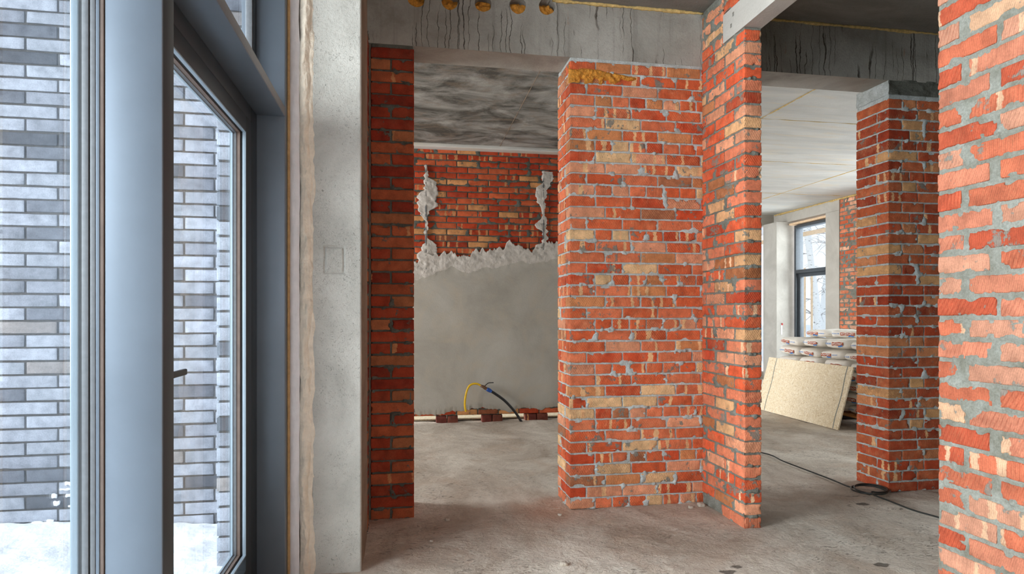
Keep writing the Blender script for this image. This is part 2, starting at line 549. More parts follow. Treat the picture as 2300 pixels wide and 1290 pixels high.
M['floor'] = floor_mat()
M['frame'] = plain('anthracite_frame', srgb(114, 125, 137), 0.40, 0.52, var=0.05, scale=6, spec=0.5)
M['frame_shade'] = plain('anthracite_shaded', srgb(52, 58, 62), 0.42, 0.3, var=0.05, scale=6)  # frame paint copy for room-facing sides, shade put into its colour
M['cap'] = plain('light_cap', srgb(150, 166, 178), 0.35, 0.4, var=0.04, scale=6)
M['gasket'] = plain('black_gasket', srgb(18, 19, 21), 0.6)
M['spacer'] = plain('grey_spacer', srgb(112, 116, 120), 0.4, 0.3, var=0.1, scale=60)
M['brownfilm'] = plain('brown_film', srgb(112, 98, 90), 0.5)
M['far_frame'] = plain('grey_frame', srgb(72, 78, 84), 0.4, 0.2)
M['foam'] = plain('orange_foam', srgb(206, 140, 52), 0.8, bumpd=0.01, var=0.35, scale=45)
M['foam_pale'] = plain('pale_foam_seam', srgb(206, 178, 116), 0.85, bumpd=0.006, var=0.3, scale=40)
M['seal_cream'] = plain('cream_foam', srgb(228, 216, 198), 0.85, bumpd=0.006, var=0.12, scale=22)
M['seal_white'] = plain('white_tape', srgb(226, 224, 226), 0.6, bumpd=0.002, var=0.06, scale=16)
M['seal_cord'] = plain('tan_cord', srgb(184, 152, 108), 0.9, bumpd=0.003, var=0.15, scale=40)
M['steel'] = plain('galvanised_steel', srgb(150, 156, 160), 0.35, 0.8)
M['yellow'] = plain('yellow_tube', srgb(222, 178, 30), 0.45)
M['black'] = plain('black_plastic', srgb(34, 34, 34), 0.5)
M['blue'] = plain('blue_collar', srgb(30, 70, 140), 0.5)
M['brass'] = plain('dull_brass', srgb(112, 84, 64), 0.45, 0.6)
M['cable'] = plain('black_cable', srgb(40, 42, 40), 0.4)
M['handle'] = plain('dark_handle', srgb(46, 46, 46), 0.35, 0.5)
M['bag'] = plain('paper_bag', srgb(224, 218, 208), 0.7, bumpd=0.004, var=0.05, scale=9)
M['bag_band'] = plain('brown_band', srgb(160, 76, 42), 0.6, var=0.05)
M['bag_blue'] = plain('blue_print', srgb(44, 122, 196), 0.6, var=0.03)
M['bag_white'] = plain('white_print', srgb(240, 238, 234), 0.6, var=0.02)
M['wood'] = plain('pallet_wood', srgb(176, 122, 66), 0.8, bumpd=0.004, var=0.2, scale=14)
M['wood_shade'] = plain('shaded_block', srgb(52, 46, 42), 0.85, var=0.2)  # bearer wood darkened, shade of the pallet void put into its colour
M['red'] = plain('red_plastic', srgb(176, 42, 36), 0.5)
M['white'] = plain('white_plastic', srgb(236, 238, 240), 0.5, var=0.02)
M['timber'] = plain('orange_timber', srgb(236, 204, 168), 0.7, var=0.1)
M['chip'] = plain('stone_chip', srgb(190, 178, 164), 0.9, bumpd=0.01, var=0.2, scale=30)
M['bark_dark'] = plain('twig_bark', srgb(168, 160, 156), 0.9)


def snow_mat():
    m, nt, b = newmat('snow', 0.6, spec=0.3)
    P = pos(nt)
    c = mix(nt, ramp(nt, noise(nt, P, 3, 5), [(0.35, 0.0), (0.7, 1.0)]), srgb(226, 230, 236), srgb(246, 247, 248))
    g = ramp(nt, noise(nt, P, 6.5, 5, 0.6), [(0.64, 0.0), (0.72, 0.4)])
    c = mix(nt, g, c, srgb(206, 204, 166))
    nt.links.new(c, b.inputs['Base Color'])
    bump(nt, b, noise(nt, P, 12, 5), 0.02)
    return m


M['snow'] = snow_mat()


def osb_mat():
    m, nt, b = newmat('chipboard', 0.8, spec=0.25)
    P = pos(nt, obj=True)
    cols = []
    col = None
    for k, (sx, sy, sz, s) in enumerate(((1, 1, 3.2, 26), (1, 3.0, 1, 30), (1, 1.8, 1.8, 60))):
        v = nd(nt, 'ShaderNodeTexVoronoi', {'feature': 'F1'}, Vector=nd(nt, 'ShaderNodeVectorMath', {'operation': 'ADD'}, _0=pos(nt, (sx, sy, sz), True), _1=nd(nt, 'ShaderNodeVectorMath', {'operation': 'SCALE'}, _0=nd(nt, 'ShaderNodeTexNoise', None, Vector=P, Scale=7.0).outputs['Color'], Scale=0.35).outputs[0]).outputs[0], Scale=float(s))
        f = nd(nt, 'ShaderNodeSeparateXYZ', None, Vector=v.outputs['Color']).outputs[0]
        r = ramp(nt, f, [(0.0, srgb(176, 150, 112)), (0.12, srgb(212, 192, 156)), (0.6, srgb(228, 213, 184)), (1.0, srgb(242, 233, 214))])
        col = r if col is None else mix(nt, 0.5, col, r)
    dk = ramp(nt, noise(nt, pos(nt, (1, 1, 2.2), True), 55, 3, 0.6, 1.5), [(0.29, 0.8), (0.36, 0.0)])
    col = mix(nt, dk, col, srgb(96, 74, 50))
    nt.links.new(col, b.inputs['Base Color'])
    bump(nt, b, noise(nt, P, 90, 4), 0.002)
    return m


M['osb'] = osb_mat()
M['osb_stripe'] = plain('grey_stripe', srgb(116, 122, 118), 0.7)


def glass_mat(name, gloss=0.06, tint=(0.93, 0.96, 0.97)):
    m = bpy.data.materials.new(name)
    m.use_nodes = True
    nt = m.node_tree
    nt.nodes.remove(nt.nodes['Principled BSDF'])
    out = nt.nodes['Material Output']
    t = nd(nt, 'ShaderNodeBsdfTransparent', None, Color=(*tint, 1))
    g = nd(nt, 'ShaderNodeBsdfGlossy', None, Color=(1, 1, 1, 1), Roughness=0.015)
    lw = nd(nt, 'ShaderNodeLayerWeight', None, Blend=0.12)
    f = mth(nt, 'ADD', mth(nt, 'MULTIPLY', lw.outputs['Fresnel'], 0.35), gloss * 0.3)
    mx = nd(nt, 'ShaderNodeMixShader', None, _0=f, _1=t.outputs[0], _2=g.outputs[0])
    nt.links.new(mx.outputs[0], out.inputs[0])
    return m


M['glass'] = glass_mat('window_glass')


def birch_mat():
    m, nt, b = newmat('birch_bark', 0.8)
    P = pos(nt, (7, 7, 34))
    c = mix(nt, ramp(nt, noise(nt, P, 1.0, 3), [(0.33, 1.0), (0.38, 0.0)]), srgb(244, 243, 241), srgb(110, 106, 104))
    nt.links.new(c, b.inputs['Base Color'])
    return m


M['birch'] = birch_mat()

# ------------------------------------------------------------------ brickwork
PAL_C = [(srgb(202, 94, 56), 30), (srgb(208, 112, 76), 27), (srgb(214, 146, 112), 16), (srgb(218, 180, 134), 12), (srgb(196, 128, 82), 7), (srgb(164, 104, 72), 4), (srgb(192, 76, 44), 8)]
PAL_E = [(srgb(170, 92, 66), 34), (srgb(174, 108, 84), 30), (srgb(178, 126, 102), 18), (srgb(182, 144, 114), 9), (srgb(160, 72, 48), 9)]
PAL_F = [(srgb(214, 92, 56), 34), (srgb(222, 128, 94), 28), (srgb(228, 156, 120), 16), (srgb(222, 172, 124), 12), (srgb(176, 110, 70), 6), (srgb(190, 74, 46), 4)]
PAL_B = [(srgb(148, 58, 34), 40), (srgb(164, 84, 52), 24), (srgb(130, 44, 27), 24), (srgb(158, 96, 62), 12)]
PAL_G = [(srgb(172, 72, 42), 36), (srgb(182, 92, 56), 26), (srgb(194, 126, 84), 14), (srgb(200, 152, 104), 10), (srgb(150, 58, 34), 14)]
PAL_W = [(srgb(176, 66, 36), 42), (srgb(190, 90, 54), 26), (srgb(158, 54, 32), 16), (srgb(200, 142, 92), 12), (srgb(140, 80, 54), 4)]
PAL_X = [(srgb(158, 163, 174), 40), (srgb(148, 153, 163), 26), (srgb(132, 136, 146), 16), (srgb(104, 107, 116), 9), (srgb(84, 86, 93), 5), (srgb(142, 137, 136), 4)]
CH = 0.077


class Block:
    """brick masonry in a local frame: u along the face, d into the wall, z up"""

    def __init__(self, ox, oy, u, d, U, D, z0, z1, pal, seed, recess=0.006, bandp=0.35, combp=1.0, step=0.016, joint=0.011, jit=0.0015, ch=CH):
        self.o, self.u, self.d = np.array([ox, oy, 0.0]), np.array([*u, 0.0]), np.array([*d, 0.0])
        self.U, self.D, self.z0, self.z1 = U, D, z0, z1
        self.pal, self.rng, self.seed = pal, random.Random(seed), seed
        self.A = Acc()
        self.recess, self.bandp, self.combp, self.step, self.joint, self.jit, self.ch = recess, bandp, combp, step, joint, jit, ch
        self.joints = {}

    def world(self, L):
        return self.o + L[:, :1] * self.u + L[:, 1:2] * self.d + np.stack([0 * L[:, 2], 0 * L[:, 2], L[:, 2]], 1)

    def color(self):
        r = self.rng.random() * sum(w for _, w in self.pal)
        for c, w in self.pal:
            r -= w
            if r <= 0:
                break
        k = 0.88 + 0.24 * self.rng.random()
        return tuple(min(0.95, x * k) for x in c)

    def brick(self, u0, u1, d0, d1, z0, z1, r=0.0032, keep=0.03, col=None, comb=None, angle=None, chip=1.0):
        R = self.rng
        j = self.jit
        c = np.array([(u0 + u1) / 2, (d0 + d1) / 2 + R.uniform(-j, j), (z0 + z1) / 2 + R.uniform(-j, j)])
        h = np.array([(u1 - u0) / 2, (d1 - d0) / 2, (z1 - z0) / 2])
        v, F, nrm, p = rbox(c, h, r * R.uniform(0.8, 1.5), self.step)
        # worn, chipped outline
        off = R.uniform(0, 50)
        q = v + off
        e = 1 - np.clip(np.min(np.sort(h - np.abs(p), axis=1)[:, 1:2], axis=1) / 0.016, 0, 1)
        n1 = fbm(q, 55, 3, 2)
        n2 = vnoise(q, 24, 9)
        cut = e * chip * (0.0035 * sstep(0.45, 0.8, n1) + 0.012 * sstep(0.74, 0.92, n2))
        v = v - np.sign(v) * cut[:, None] * (np.abs(v) > 0.2 * h)
        v = v + nrm * ((vnoise(q, 18, 5) - 0.5) * 0.002)[:, None]
        a = R.uniform(-0.006, 0.006)
        v[:, 2] += v[:, 0] * a
        L = v + c
        fc = L[F].mean(1)
        dist = np.full(len(fc), 9.0)
        for f in self.faces:
            dist = np.minimum(dist, {'front': fc[:, 1], 'start': fc[:, 0], 'end': self.U - fc[:, 0], 'back': self.D - fc[:, 1]}[f])
        F = F[dist < keep]
        cc = col or self.color()
        bd = 1.0 if R.random() < self.bandp else 0.0
        if angle is None:
            angle = R.choice([62, 66, 70, 84, 90, 58, 64])
        an = math.radians(angle)
        s = v[:, 0] + v[:, 1]
        ph = s * math.sin(an) - v[:, 2] * math.cos(an) + R.uniform(0, 1)
        ca = (R.random() < 0.85) * R.uniform(0.5, 1.0) * self.combp if comb is None else comb
        A = np.tile(np.array([*cc, bd]), (len(v), 1))
        B = np.stack([s + off, ph, np.full(len(v), ca)], 1)
        self.A.add(self.world(L), F, 1, A, B)

    def rows(self):
        n = int(round((self.z1 - self.z0) / self.ch))
        return [(k, self.z0 + k * self.ch, min(self.z1, self.z0 + (k + 1) * self.ch - self.joint)) for k in range(n)]

    def panel(self, face, sm=0.5, reach=0.02, res=0.012, proud=0.006, edge=True):
        """mortar bed behind a face, swelling over the joints in places"""
        W = self.U if face in ('front', 'back') else self.D
        nu, nz = max(2, int(W / res) + 1), max(2, int((self.z1 - self.z0) / res) + 1)
        uu = np.linspace(self.recess * 0.9, W - self.recess * 0.9, nu)
        zz = np.linspace(self.z0, self.z1, nz)
        g = np.stack(np.meshgrid(uu, zz, indexing='ij'), -1).reshape(-1, 2)
        P3 = np.stack([g[:, 0], g[:, 1], np.full(len(g), 3.3 * self.seed + ord(face[0]))], 1)
        row = np.floor((g[:, 1] - self.z0) / self.ch).astype(int)
        zin = (g[:, 1] - self.z0) - row * self.ch
        dz = np.minimum(np.abs(zin - (self.ch - self.joint / 2)), zin + self.joint / 2)
        dv = np.full(len(g), 9.0)
        for k, js in self.joints.get(face, {}).items():
            mk = row == k
            if mk.any() and js:
                dv[mk] = np.min(np.abs(g[mk, 0][:, None] - np.array(js)[None]), axis=1)
        d = np.minimum(dz, dv)
        n1 = fbm(P3, (13, 17, 1), 21, 4)
        n2 = fbm(P3, (45, 45, 1), 5, 3)
        sw = sstep(sm, sm + 0.07, n1 + 0.08 * (n2 - 0.5) + 0.05 * np.exp(-(dv / 0.02) ** 2))
        sw = sw * np.maximum(np.clip(1 - (dz - self.joint / 2) / (reach * 0.45), 0, 1), np.clip(1 - (dv - self.joint / 2) / reach, 0, 1))
        hgt = -self.recess + 0.004 * (n2 - 0.5) + (self.recess + proud) * sw
        if edge:
            ed = np.minimum(g[:, 0], W - g[:, 0])
            hgt = np.where(ed < 0.02, np.minimum(hgt, -0.002), hgt)
        if face == 'front':
            L = np.stack([g[:, 0], -hgt, g[:, 1]], 1)
        elif face == 'back':
            L = np.stack([g[:, 0], self.D + hgt, g[:, 1]], 1)
        elif face == 'start':
            L = np.stack([-hgt, g[:, 0], g[:, 1]], 1)
        else:
            L = np.stack([self.U + hgt, g[:, 0], g[:, 1]], 1)
        self.A.add(self.world(L), gridF(nu, nz), 0)

    def core(self, inset=0.013):
        L = np.array([(x, y, z) for x in (inset, self.U - inset) for y in (inset, self.D - inset) for z in (self.z0, self.z1)])
        F = [[0, 1, 3, 2], [4, 6, 7, 5], [0, 4, 5, 1], [2, 3, 7, 6], [0, 2, 6, 4], [1, 5, 7, 3]]
        W = self.world(L)
        for f in F:
            self.A.add(W[f], [[0, 1, 2, 3]], 0)

    def lay(self, layout, faces, inner=True, gap=None, **kw):
        """layout(k) -> list of brick lengths from u=0 (None fills the rest); faces seen"""
        self.faces = faces
        J = {f: {} for f in ('front', 'start', 'end', 'back')}
        for k, za, zb in self.rows():
            seq, depth0 = layout(k)
            u = 0.0
            g = self.joint
            for i, L in enumerate(seq):
                gg = g if gap is None else gap(self.rng)
                u1 = min(self.U, u + L)
                if self.U - u1 < 0.035:
                    u1 = self.U
                if u1 - u < 0.02:
                    break
                hd = L < 0.15
                dep = min(self.D, 0.25 if (hd and i > 0) else 0.12)
                if i == 0 and depth0:
                    dep = min(self.D, depth0)
                self.brick(u, u1 if u1 >= self.U else u1 - gg, 0, dep, za, zb, **kw)
                if i == 0 and inner and self.D - dep > 0.05:
                    self.brick(0, 0.12, dep + g, self.D, za, zb, **kw)
                    J['start'].setdefault(k, []).append(dep + g / 2)
                if u1 >= self.U and inner and 'end' in faces and self.D - dep > 0.05:
                    self.brick(self.U - 0.12, self.U, dep + g, self.D, za, zb, **kw)
                u = u1
                J['front'].setdefault(k, []).append(u - gg / 2)
                if u >= self.U:
                    break
            if 'back' in faces and self.D > 0.3:
                u = 0.0
                for L in seq:
                    u1 = min(self.U, u + L)
                    if u1 - u > 0.04:
                        self.brick(u, u1 - g, self.D - 0.12, self.D, za, zb, **kw)
                    u = u1
        self.joints = J


# ------------------------------------------------------------------ room shell
def structure(o, label=None, cat=None):
    return tag(o, label, cat, kind='structure')


def slab(name, parts, mat, **kw):
    A = Acc()
    for p in parts:
        flatbox(A, *p)
    return structure(A.build(name, mat, smooth=False, **kw))


# floor: one uneven dusty screed through all the rooms
nx, ny = 330, 430
gx, gy = np.linspace(-4.2, 8.0, nx), np.linspace(-4.2, 12.3, ny)
g = np.stack(np.meshgrid(gx, gy, indexing='ij'), -1).reshape(-1, 2)
p3 = np.concatenate([g, np.zeros((len(g), 1))], 1)
hz = 0.022 * (fbm(p3, 1.9, 3, 3) - 0.5) + 0.016 * (fbm(p3, (7, 9, 1), 8, 3) - 0.5)
A = Acc()
A.add(np.stack([g[:, 0], g[:, 1], hz], 1), gridF(nx, ny))
structure(A.build('floor', M['floor']))

# slabs overhead
slab('ceiling', [(-0.9, 6.4, -4.3, 4.30, 3.495, 3.75)], M['ceiling_front'])
cr = slab('ceiling_rear', [(-4.3, 2.62, 4.40, 12.3, 3.40, 3.60)], M['ceiling_old'])
cf = slab('ceiling_far', [(2.62, 7.95, 4.40, 12.3, 3.40, 3.60)], M['ceiling_far'])
A = Acc()


def seam(A, p, q, w, mi=0, n=40, seed=1, amp=1.0):
    P = [Vector(p).lerp(Vector(q), i / n) for i in range(n + 1)]
    r = [w * (0.15 + 1.5 * amp * float(vnoise(np.array([[x.x, x.y, x.z]]), 9, seed)[0])) for x in P]
    P = [x + Vector((0, 0, 0.002 * math.sin(i * 2.1))) for i, x in enumerate(P)]
    tube(A, P, r, 6, mi)


seam(A, (2.64, 6.13, 3.400), (7.7, 6.13, 3.400), 0.0045, seed=2)
seam(A, (2.64, 7.84, 3.400), (7.7, 7.84, 3.400), 0.0045, seed=3)
seam(A, (2.64, 9.9, 3.400), (7.7, 9.9, 3.400), 0.0045, seed=4)
seam(A, (3.73, 4.53, 3.400), (3.73, 6.13, 3.400), 0.007, seed=5)
seam(A, (6.40, 7.84, 3.400), (6.40, 12.1, 3.400), 0.007, seed=6)
A.build('slab_joint', M['foam_pale'], parent=cf)
A = Acc()
seam(A, (1.15, 4.53, 3.401), (1.20, 7.83, 3.401), 0.0045, seed=9)
A.build('slab_joint', M['column_side'], parent=cr)
A = Acc()
box(A, -0.4, 2.62, 7.70, 7.86, 3.362, 3.41, 0, 0.012)
A.build('plaster_edge', M['ceiling_far'], parent=cr)

# plain masonry around the visible rooms
slab('wall_rear', [(-0.9, 0.0, -4.4, -4.2, 0, 3.5), (2.0, 6.4, -4.4, -4.2, 0, 3.5), (0.0, 2.0, -4.4, -4.2, 0, 0.3), (0.0, 2.0, -4.4, -4.2, 3.1, 3.5)], M['column'])  # opening is unseen, added to let in the rear fill lamp
slab('wall_corridor', [(6.2, 6.4, -4.2, 4.24, 0, 3.5)], M['column_side'])
slab('wall_side_room', [(-4.4, -4.2, 4.2, 5.0, 0, 3.4), (-4.4, -4.2, 7.0, 8.7, 0, 3.4), (-4.4, -4.2, 11.9, 12.3, 0, 3.4), (-4.4, -4.2, 8.7, 11.9, 0, 0.4), (-4.4, -4.2, 8.7, 11.9, 3.2, 3.4), (-4.4, -4.2, 5.0, 7.0, 0, 0.9), (-4.4, -4.2, 5.0, 7.0, 2.9, 3.4)], M['plaster'])  # both openings are assumed, added for the side and far fill lamps
slab('wall_front', [(-4.4, -0.19, 4.26, 4.56, 0, 3.4)], M['column_side'])
slab('wall_end', [(-4.4, 4.2, 12.15, 12.4, 0, 3.4), (4.2, 8.0, 12.15, 12.4, 3.18, 3.4), (4.2, 8.0, 12.15, 12.4, 0, 0.12)], M['lintel'])

# long beam with hollow slab cores over the openings
cores = [(0.101, 3.425), (0.321, 3.426), (0.545, 3.430), (0.782, 3.437), (0.983, 3.446)]
RC = 0.056
A = Acc()
ZB, ZT, YF, YBK = 3.112, 3.4965, 4.234, 4.51
# face laid as quads around each core
edges = [-0.45]
for (x, z) in cores:
    edges += [x - 0.085, x + 0.085]
edges.append(6.3)
for i in range(len(edges) - 1):
    xa, xb = edges[i], edges[i + 1]
    if i % 2 == 0:
        A.add([(xa, YF, ZB), (xb, YF, ZB), (xb, YF, ZT), (xa, YF, ZT)], [[0, 1, 2, 3]])
    else:
        cx, cz = cores[i // 2]
        rc = RC
        n = 48
        ins, out, dep = [], [], []
        for k in range(n):
            a = 2 * math.pi * k / n
            c, s = math.cos(a), math.sin(a)
            rj = min(rc * (1 + 0.025 * math.sin(3 * a + cx * 40) + 0.012 * math.sin(7 * a)), ZT - cz - 0.002 if s > 0.9 else 9)
            ins.append((cx + rj * c, YF, min(cz + rj * s, ZT - 0.001)))
            dep.append((cx + rj * c * 0.97, YF + 0.16, min(cz + rj * s * 0.97, ZT - 0.001)))
            t = 1e9
            if abs(c) > 1e-9: t = min(t, ((xb - cx) / c) if c > 0 else ((xa - cx) / c))
            if abs(s) > 1e-9: t = min(t, ((ZT - cz) / s) if s > 0 else ((ZB - cz) / s))
            out.append((cx + t * c, YF, cz + t * s))
        V = ins + out + dep
        F = [[k, (k + 1) % n, n + (k + 1) % n, n + k] for k in range(n)] + [[k, (k + 1) % n, 2 * n + (k + 1) % n, 2 * n + k] for k in range(n)]
        A.add(V, F)
        for qx, qz in ((xa, ZB), (xb, ZB), (xa, ZT), (xb, ZT)):
            pass
        corner = sorted(range(n), key=lambda k: 0)
        for (qx, qz) in ((xa, ZB), (xb, ZB), (xb, ZT), (xa, ZT)):
            best = sorted(range(n), key=lambda k: math.hypot(out[k][0] - qx, out[k][2] - qz))[:12]
            onx = [k for k in best if abs(out[k][0] - qx) < 1e-6]
            onz = [k for k in best if abs(out[k][2] - qz) < 1e-6]
            if onx and onz:
                a, b = out[onx[0]], out[onz[0]]
                A.add([a, b, (qx, YF, qz), (qx, YF, qz)], [[0, 1, 2, 3]])
for q in ([(-0.45, YF, ZB), (6.3, YF, ZB), (6.3, YBK, ZB), (-0.45, YBK, ZB)], [(-0.45, YBK, ZB), (6.3, YBK, ZB), (6.3, YBK, ZT), (-0.45, YBK, ZT)],
          [(-0.45, YF + 0.165, ZB), (6.3, YF + 0.165, ZB), (6.3, YF + 0.165, ZT), (-0.45, YF + 0.165, ZT)]):
    A.add(q, [[0, 1, 2, 3]])
beam = structure(A.build('beam', M['beam'], smooth=False), 'long stained concrete beam with round orange-filled cores over the brick pillars', 'beam')
rng = random.Random(4)
for i, (cx, cz) in enumerate(cores):
    A = Acc()
    nu, nv = 26, 26
    uu, vv = np.linspace(-1, 1, nu), np.linspace(-1, 1, nv)
    g = np.stack(np.meshgrid(uu, vv, indexing='ij'), -1).reshape(-1, 2)
    r = np.maximum(np.abs(g).max(1), 1e-6)
    th = np.arctan2(g[:, 1], g[:, 0])
    x = cx + r * RC * 1.03 * np.cos(th)
    z = np.minimum(cz + r * RC * 1.03 * np.sin(th), ZT - 0.002)
    P = np.stack([x, np.full(len(x), i * 3.0), z], 1)
    # lumpy plug: fuller at the bottom, hollow towards the top
    y = YF + 0.040 + 0.070 * sstep(-0.1, 0.7, (z - cz) / RC + 0.8 * (vnoise(P, 24, 5) - 0.5)) - 0.045 * (fbm(P, 38, 3, 3)) - 0.012 * sstep(0.3, -1, (z - cz) / RC)
    A.add(np.stack([x, np.maximum(y, YF + 0.012), z], 1), gridF(nu, nv))
    A.build('foam_plug', M['foam'], parent=beam)
A = Acc()
seam(A, (1.02, 4.229, 3.490), (2.125, 4.229, 3.488), 0.011, n=60, seed=12)
A.build('foam_seam', M['foam_pale'], parent=beam)
A = Acc()
seam(A, (2.5, 4.229, 3.490), (4.3, 4.229, 3.488), 0.012, n=70, seed=13)
A.build('foam_seam', M['foam_pale'], parent=beam)

# ------------------------------------------------------------------ brick pillars and partition
BM = [M['mortar'], M['brick']]


def fill(first, n=12):
    return list(first) + [0.26] * n


# middle pillar
B_ = Block(1.146, 4.234, (1, 0), (0, 1), 1.09, 0.346, 0, 3.1, PAL_C, 11, recess=0.007, bandp=0.42, ch=0.0775, step=0.015)


def lay_c(k):
    m = k % 4
    if m == 0: return [0.185] + [0.125] * 9, 0.12
    if m == 1: return fill([0.125]), 0.25
    if m == 2: return fill([0.26]), 0.12
    return fill([0.19]), 0.12


B_.lay(lay_c, ['front', 'start', 'end'])
B_.panel('front', 0.63, 0.05, 0.007)
B_.panel('start', 0.62, 0.03, 0.01)
B_.panel('end', 0.66, 0.03, 0.03)
B_.core()
pil_c = structure(B_.A.build('brick_pillar', BM, attrs=True), 'wide combed red brick pillar with an orange foam smear under the beam', 'pillar')
A = Acc()
box(A, 1.15, 2.22, 4.237, 4.575, 3.09, 3.125, 0, 0.006)
A.build('mortar_bed', M['mortar'], parent=pil_c)
# squirt of expanding foam
nu, nv = 150, 40
uu, vv = np.linspace(0, 1, nu), np.linspace(0, 1, nv)
g = np.stack(np.meshgrid(uu, vv, indexing='ij'), -1).reshape(-1, 2)
x = 1.138 + 0.50 * g[:, 0]
z = 2.935 + 0.125 * g[:, 1]
P = np.stack([x, 0 * x, z], 1)
lowz = 2.975 - 0.028 * fbm(P * [1, 1, 0], 22, 4, 2) - 0.03 * sstep(0.55, 0.8, vnoise(P * [1, 1, 0], 30, 8)) + 0.02 * g[:, 0]
topz = 3.052 - 0.022 * vnoise(P * [1, 1, 0], 12, 5) - 0.035 * g[:, 0] ** 3
prof = np.clip((z - lowz) / 0.018, 0, 1) * np.clip((topz - z) / 0.018, 0, 1) * sstep(0, 0.03, g[:, 0]) * sstep(1.0, 0.93, g[:, 0])
y = 4.243 - prof ** 0.5 * (0.012 + 0.03 * fbm(P, 40, 6, 3))
A = Acc()
A.add(np.stack([x, y, z], 1), gridF(nu, nv))
A.build('foam_smear', M['foam'], parent=pil_c)

# narrow pillar beside the concrete column
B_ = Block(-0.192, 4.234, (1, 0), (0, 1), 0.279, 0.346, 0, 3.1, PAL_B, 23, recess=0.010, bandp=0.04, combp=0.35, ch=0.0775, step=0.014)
B_.lay(lambda k: (([0.135, 0.144], 0.25) if k % 2 == 0 else ([0.279], 0.12)), ['front', 'start', 'end'])
B_.panel('front', 0.64, 0.04, 0.008)
B_.panel('start', 0.66, 0.03, 0.03)
B_.panel('end', 0.66, 0.03, 0.03)
B_.core(0.018)
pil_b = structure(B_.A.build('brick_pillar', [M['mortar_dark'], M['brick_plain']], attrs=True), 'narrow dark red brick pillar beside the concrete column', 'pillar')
A = Acc()
box(A, -0.185, 0.08, 4.24, 4.575, 3.088, 3.125, 0, 0.006)
A.build('mortar_bed', M['mortar_dark'], parent=pil_b)

# far pillar in the second opening
B_ = Block(3.628, 4.234, (1, 0), (0, 1), 1.0, 0.346, 0, 3.02, PAL_G, 31, recess=0.007, bandp=0.25, ch=0.0785, step=0.016)


def lay_g(k):
    m = k % 4
    if m == 0: return fill([0.26]), 0.12
    if m == 1: return [0.125] + fill([0.125]), 0.346
    if m == 2: return fill([0.19, 0.125]), 0.12
    return [0.125] + fill([0.19]), 0.346


B_.lay(lay_g, ['front', 'start', 'end'])
B_.panel('front', 0.61, 0.045, 0.010)
B_.panel('start', 0.63, 0.03, 0.010)
B_.core()
pil_g = structure(B_.A.build('brick_pillar', BM, attrs=True), 'farther brick pillar with tan combed side beside the coiled cable', 'pillar')
nu, nv = 90, 24
for face in range(2):
    uu, vv = np.linspace(0, 1, nu), np.linspace(0, 1, nv)
    g = np.stack(np.meshgrid(uu, vv, indexing='ij'), -1).reshape(-1, 2)
    z = 3.005 + 0.115 * g[:, 1]
    if face == 0:
        x = 3.628 + 1.0 * g[:, 0]
        P = np.stack([x, 0 * x, z], 1)
        y = 4.236 + 0.012 - 0.026 * fbm(P, (13, 1, 15), 5, 4)
    else:
        y = 4.234 + 0.346 * g[:, 0]
        P = np.stack([0 * y, y, z], 1)
        x = 3.628 + 0.014 - 0.024 * fbm(P, (1, 13, 15), 6, 4)
    A = Acc()
    A.add(np.stack([x, y, z], 1), gridF(nu, nv))
    A.build('mortar_bed', M['mortar_dark' if face == 0 else 'mortar'], parent=pil_g)  # front bed takes the mortar copy with shade in its colour

# half-brick partition: a short fin, the door opening under a lintel, then the near wall
B_ = Block(2.12, 3.667, (0, 1), (1, 0), 0.567, 0.118, 0.0, 3.145, PAL_F, 41, recess=0.006, bandp=0.25, ch=0.0786, step=0.011)


def lay_f(k):
    if k == 0: return [0.30], 0.118
    return (fill([0.26]) if k % 2 == 0 else fill([0.135])), 0.118


def wide(r): return 0.011 + (0.0 if r.random() < 0.45 else r.uniform(0.004, 0.028))


B_.lay(lay_f, ['front', 'start', 'end', 'back'][:3], inner=False, gap=wide)
B_.panel('front', 0.62, 0.05, 0.007)
B_.panel('start', 0.60, 0.03, 0.007)
B_.panel('back', 0.66, 0.03, 0.02)
B_.core(0.012)
acc_f = B_.A
B_ = Block(2.12, 3.935, (0, 1), (1, 0), 0.299, 0.118, 3.145, 3.494, PAL_F, 43, recess=0.006, bandp=0.25, ch=0.0786, step=0.011)
B_.lay(lambda k: (fill([0.135]) if k % 2 == 0 else fill([0.26])), ['front', 'end'], inner=False) if False else None
B_.lay(lambda k: ((fill([0.135]) if k % 2 == 0 else fill([0.26])), 0.118), ['front', 'end'], inner=False, gap=wide)
B_.panel('front', 0.50, 0.07, 0.007)
B_.core(0.012)
acc_f.V += B_.A.V
for F in B_.A.F:
    acc_f.F.append(F + acc_f.n)
acc_f.M += B_.A.M; acc_f.A += B_.A.A; acc_f.B += B_.A.B
acc_f.n += B_.A.n
fin = structure(acc_f.build('wall_partition', [M['mortar_near'], M['brick_fin']], attrs=True), 'short half-brick partition fin standing under the lintel end', 'wall')

B_ = Block(2.05, 2.141, (0, -1), (1, 0), 0.62, 0.19, -0.015, 3.494, PAL_E, 53, recess=0.004, bandp=0.5, combp=0.8, ch=0.0797, step=0.0085, joint=0.014, jit=0.0022)


def lay_e(k):
    return ([0.135] + fill([]) if k % 2 == 0 else fill([0.26])), 0.19


def vwide(r): return 0.014 + r.choice([0.0, 0.008, 0.018, 0.028])


